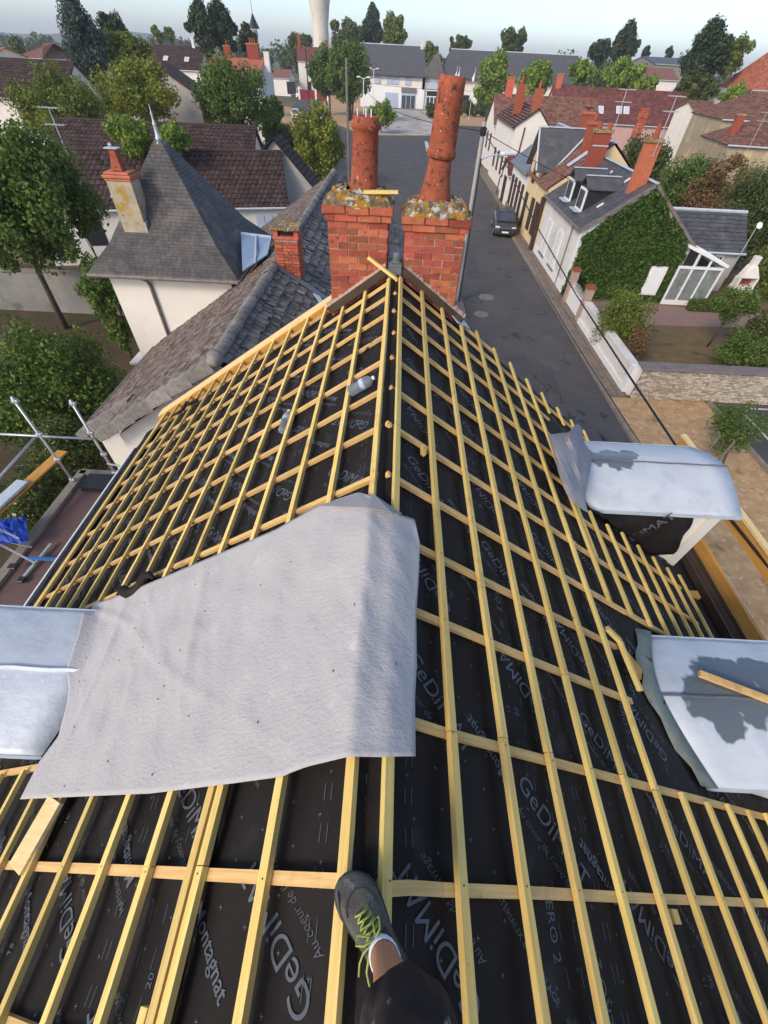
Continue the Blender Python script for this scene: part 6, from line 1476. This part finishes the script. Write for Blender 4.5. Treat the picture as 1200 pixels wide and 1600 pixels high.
T('broad_tree', 'yellow-green tree directly above the slate spire', 142, 88, 282, 208, 50, 'leaf_yel', n=9000, cl=80, lump=.12)
T('broad_tree', 'darker olive tree rising behind the yellow-green one', 140, 40, 245, 120, 70, 'leaf_olive', n=6000, cl=60)
T('blue_cedar', 'tall ragged blue-grey conifer on the left skyline', 96, -18, 168, 150, 66, 'leaf_blue', n=9000, cl=80, shape='flame', crf=.4, lump=.2)
T('cypress', 'very dark conifer crown between the blue cedar and the olive tree', 152, 20, 200, 90, 85, 'leaf_conif', n=3500, cl=40)
T('hazel_bush', 'rounded pale bush on the left of the slate spire', 170, 178, 236, 246, 30.5, 'leaf_bright', n=3500, cat='bush', leaf=.16)
T('hazel_bush', 'rounded pale bush on the right of the slate spire', 242, 190, 302, 240, 30.5, 'leaf_bright', n=2600, cat='bush', leaf=.16)
T('broad_tree', 'dense round green tree right of the beige gable', 302, 88, 428, 218, 56, 'leaf_mid', n=10000, cl=90, lump=.08)
T('tall_hedge', 'clipped dark green hedge along the far road', 408, 138, 450, 236, 62, 'leaf_mid', n=4500, cl=50, lump=.05, cat='hedge', zmin=.05, depth=2.2)
T('low_bush', 'low dark bush beside the yard cars', 415, 190, 470, 245, 66, 'leaf_dark', n=3000, cat='bush', zmin=.05)
T('round_tree', 'round yellow-green tree between the grey gable and the junction', 456, 162, 540, 284, 53, 'leaf_yel', base=(-8.75, 54, 0), n=9000, cl=80, lump=.08)
T('thuja', 'very tall dark thuja, left one of the pair on the skyline', 291, -14, 338, 92, 110, 'leaf_conif', n=5000, cl=50, shape='flame')
T('thuja', 'very tall dark thuja, right one of the pair on the skyline', 322, -4, 370, 92, 112, 'leaf_conif', n=5000, cl=50, shape='flame')
T('small_conifer', 'small pointed conifer right of the tall thujas', 372, 36, 402, 92, 120, 'leaf_conif', n=2500, cl=30, shape='flame')
T('poplar', 'distant slim poplar left of the tall thujas', 238, 36, 256, 70, 190, 'leaf_olive', n=1200, cl=20, shape='flame')
T('poplar', 'distant slim poplar nearest the tall thujas', 256, 38, 272, 70, 190, 'leaf_olive', n=1200, cl=20, shape='flame')
for i, (u0, v0, u1, v1, fk) in enumerate(((480, 70, 545, 150, 2), (508, 62, 582, 166, 3))):
    T('lime_tree', ['rear one of the two big limes by the civic building, with slim trunks', 'front one of the two big limes by the civic building'][i], u0, v0, u1, v1, 126-i*10, 'leaf_mid', n=9000, cl=110, lump=.03, crf=.3, forks=fk, group='limes by the square')
T('broad_tree', 'dark tree left of the water tower', 448, 45, 492, 100, 210, 'leaf_dark', n=3500, cl=40)
T('broad_tree', 'dark round tree just right of the water tower', 516, 26, 572, 92, 190, 'leaf_dark', n=4500, cl=50)
T('spruce', 'tall irregular spruce right of the water tower', 562, -2, 600, 92, 195, 'leaf_conif', n=4000, cl=50, shape='flame', lump=.3)
T('broad_tree', 'greyish tree behind the civic building roof', 594, 20, 636, 88, 190, 'leaf_olive', n=3500, cl=40)
T('young_tree', 'small bright young tree in the square, left of the taller pot', 574, 155, 618, 200, 99, 'leaf_bright', n=2800, cl=40, leaf=.35)
T('broad_tree', 'tree peeking between the two civic roofs', 658, 66, 686, 100, 175, 'leaf_olive', n=1800, cl=25)
T('broad_tree', 'dark distant tree above the right civic roof', 700, 52, 740, 86, 200, 'leaf_dark', n=2200, cl=30)
T('broad_tree', 'dark round tree on the skyline right of the taller pot', 780, 40, 824, 92, 180, 'leaf_dark', n=3500, cl=40, lump=.08)
T('lime_tree', 'light green lime right beside the taller chimney pot', 742, 76, 796, 170, 118, 'leaf_bright', n=5500, cl=60, group='light green limes right of the square')
T('lime_tree', 'light green lime, second from the taller pot', 808, 90, 864, 158, 112, 'leaf_bright', n=4500, cl=50, group='light green limes right of the square')
T('lime_tree', 'light green lime, third from the taller pot', 882, 92, 934, 132, 105, 'leaf_bright', n=3500, cl=40, group='light green limes right of the square')
T('lime_tree', 'light green lime behind the long red roof', 945, 88, 1010, 150, 102, 'leaf_bright', n=4500, cl=50, group='light green limes right of the square')
T('young_tree', 'yellow-green young tree at the middle of the long red roof', 992, 116, 1032, 152, 96, 'leaf_bright', n=2200, cl=30)
T('poplar', 'windblown dark poplar above the long red roof', 955, 32, 998, 108, 160, 'leaf_conif', n=4500, cl=60, shape='flame', lump=.2)
T('small_conifer', 'pointed conifer left of the windblown poplar', 922, 55, 958, 108, 165, 'leaf_conif', n=2500, cl=30, shape='flame')
T('small_conifer', 'tiny pointed conifer above the dark blue barn', 1003, 70, 1016, 92, 200, 'leaf_conif', n=900, cl=15, shape='flame')
T('small_conifer', 'second tiny pointed conifer above the dark blue barn', 1040, 70, 1052, 92, 200, 'leaf_conif', n=900, cl=15, shape='flame')
T('leaning_pine', 'big dark windswept conifer on the right skyline', 1068, 22, 1140, 140, 90, 'leaf_conif', n=7500, cl=80, shape='flame', lump=.25)
T('broad_tree', 'grey-green tree behind the windswept conifer', 1105, 50, 1168, 120, 104, 'leaf_olive', n=5000, cl=50)
T('conifer_bush', 'dark conifer mass in front of the barn', 1050, 105, 1120, 175, 88, 'leaf_dark', n=4500, cl=50, cat='bush')
T('young_tree', 'thin light tree in front of the manor', 1120, 130, 1172, 170, 76, 'leaf_bright', n=1800, cl=25)
T('garden_shrub', 'dark shrub below the long red roof', 955, 205, 1060, 262, 52, 'leaf_dark', n=5000, cl=60, cat='shrub', zmin=.05)
T('garden_shrub', 'dark green mass of shrubs right of the ivy house chimney', 1030, 228, 1140, 330, 41, 'leaf_mid', n=9000, cl=80, cat='shrub', zmin=.05)
T('copper_bush', 'rusty brown withered bush in the dark shrubs', 1095, 228, 1180, 290, 38, 'leaf_brown', n=5000, cl=60, cat='bush', zmin=.05)
T('garden_shrub', 'large dark tree-like shrub at the right edge', 1130, 235, 1260, 352, 33, 'leaf_dark', n=9000, cl=80, cat='shrub', zmin=.05)
T('tall_hedge', 'tall bright hedge at the right edge beside the annex', 1182, 345, 1300, 470, 27.5, 'leaf_olive', n=9000, leaf=.12, cl=90, cat='hedge', zmin=.02, base=(24, 27, 0))
T('conifer_bush', 'green and rust coloured conifer bush behind the garden wall', 925, 448, 1018, 556, 19.6, 'leaf_olive', n=6500, leaf=.09, cl=70, cat='bush', zmin=.05, lump=.2)
T('conifer_bush', 'smaller ochre-tipped bush at the foot of the conifer bush', 960, 500, 1015, 565, 18.4, 'leaf_brown', n=2200, leaf=.08, cl=30, cat='bush', zmin=.05)
T('garden_shrub', 'rounded bright green shrub by the stone wall', 1118, 520, 1230, 580, 17.6, 'leaf_mid', n=6500, leaf=.09, cl=70, cat='shrub', zmin=.02)
T('garden_shrub', 'rounded shrub at the right edge behind the small bent tree', 1178, 480, 1250, 530, 19.5, 'leaf_dark', n=3500, leaf=.1, cl=50, cat='shrub', zmin=.02)
T('bent_tree', 'small bent tree with a leaning trunk on the parched lawn', 1112, 445, 1192, 505, 20.2, 'leaf_mid', base=(15.85, 20.55, 0), n=3800, leaf=.09, cl=50, lump=.25)
T('staked_tree', 'young tree with thin stakes on the dry grass strip', 1106, 632, 1190, 705, 11.6, 'leaf_mid', base=(11.6, 11.0, 0), n=2600, leaf=.075, cl=40, lump=.3)
st = thing('tree_stakes', 'two grey stakes beside the young tree on the grass', 'stakes', (11.5, 11, 0))
for a, b in (((1095, 718), (1118, 690)), ((1118, 725), (1140, 695))):
    A_ = at(*a, 1.0); B_ = at(*b, 1.9); MB().tube((A_.x, A_.y, 0), (A_.x, A_.y, 1.9), .035).build('stake', 'gut', st)
hd = thing('box_hedge', 'low clipped box hedge in front of the veranda', 'hedge', (17.9, 25.15, 0)); rgh = np.random.default_rng(77)
hp = np.stack([rgh.uniform(16.9, 19.0, 420), rgh.uniform(24.95, 25.4, 420), rgh.uniform(.05, .58, 420)], 1)
quads_obj('hedge_leaves', leafcloud(hp, [.1]*420, 9000, .075, rgh), 'leaf_mid', hd); MB().box((17.95, 25.17, .27), (2.0, .4, .5)).build('hedge_core', 'ivy_stem', hd)
T('verge_plant', 'bright green plant growing at the foot of the taller chimney', 706, 460, 742, 508, 8.6, 'leaf_bright', n=2500, leaf=.05, cl=30, cat='plant', zmin=2.6, trunk=True, base=(1.6, 8.6, 0))
T('bamboo_shrub', 'sparse pale shrub between the broad tree and the tower', 95, 290, 145, 370, 20, 'leaf_olive', n=900, leaf=.14, cl=25, cat='shrub', crf=.25)
T('low_bush', 'dark low bush in front of the civic entrance', 663, 160, 688, 182, 130, 'leaf_dark', n=900, cat='bush', zmin=.02, trunk=False)
# far tree belts (one mass each)
def belt(label, u0, u1, v, Y, h, n, leafm, name='tree_belt'):
    a, b = ay(u0, v, Y), ay(u1, v, Y); rg = np.random.default_rng(int(Y+u0+5000)); cs = []; rs = []
    L = b.x-a.x; k = int(L/(h*.35))+2
    for i in range(k*3):
        x = a.x+L*rg.random(); hh = h*rg.uniform(.35, .85); cs.append((x, Y+rg.uniform(-.1, .1)*h, hh*rg.uniform(.5, 1))); rs.append(h*rg.uniform(.18, .3))
    V = leafcloud(cs, rs, n, 3.2*Y/FPX, rg); V[:, 2] = np.maximum(V[:, 2], .02)
    o = quads_obj(name, V, leafm); tag(o, label, 'woodland', kind='stuff'); return o
belt('far belt of dark trees below the hills on the left', -60, 120, 70, 150, 9, 9000, 'leaf_dark')
belt('far wood on the skyline behind the left houses', -300, 300, 70, 420, 15, 9000, 'leaf_dark')
belt('far wood between the mast and the water tower', 330, 520, 88, 260, 13, 7000, 'leaf_dark')
belt('far wood behind the civic roofs and long red roof', 640, 1350, 95, 330, 11, 12000, 'leaf_dark')
belt('tree belt above the right civic roof', 850, 960, 90, 190, 14, 5000, 'leaf_mid')
belt('shrubs in front of the right civic wing', 720, 800, 180, 140, 3.2, 3000, 'leaf_dark', 'shrub_belt')
# garden wall far left
t = thing('rear_garden_wall', 'grey rendered garden wall behind the broad tree on the left', 'wall', (-20, 21, 0))
MB().box((-20, 20.8, .9), (19, .25, 1.8)).build('wall', 'shade_wall', t); MB().box((-20, 20.8, 1.84), (19.1, .35, .07)).build('coping', 'kerb', t)
# patio table near the tower foot
q = at(200, 555); t = thing('garden_shed', 'small covered garden store with a white top against the tower foot', 'store', (-9.2, 13.8, 0))
MB().box((-8.7, 14.2, .9), (1.1, 1.0, 1.0)).build('store_body', 'dark', t); MB().box((-8.7, 14.2, 1.45), (1.4, 1.3, .08)).build('store_top', 'white_r', t)
hz = MB().box((0, 1200, 28.5), (5400, 3600, 59)).build('haze', 'cable'); hz['kind'] = 'stuff'
HM = bpy.data.materials.new('haze_air'); HM.use_nodes = True; hn = HM.node_tree.nodes; hn.remove(hn['Principled BSDF'])
hv = hn.new('ShaderNodeVolumePrincipled'); hv.inputs['Color'].default_value = (.86, .92, 1, 1); hv.inputs['Density'].default_value = .00038
HM.node_tree.links.new(hv.outputs[0], hn['Material Output'].inputs['Volume']); hz.data.materials[0] = HM
print('OBJ', len(bpy.data.objects), 'APEX', apz)
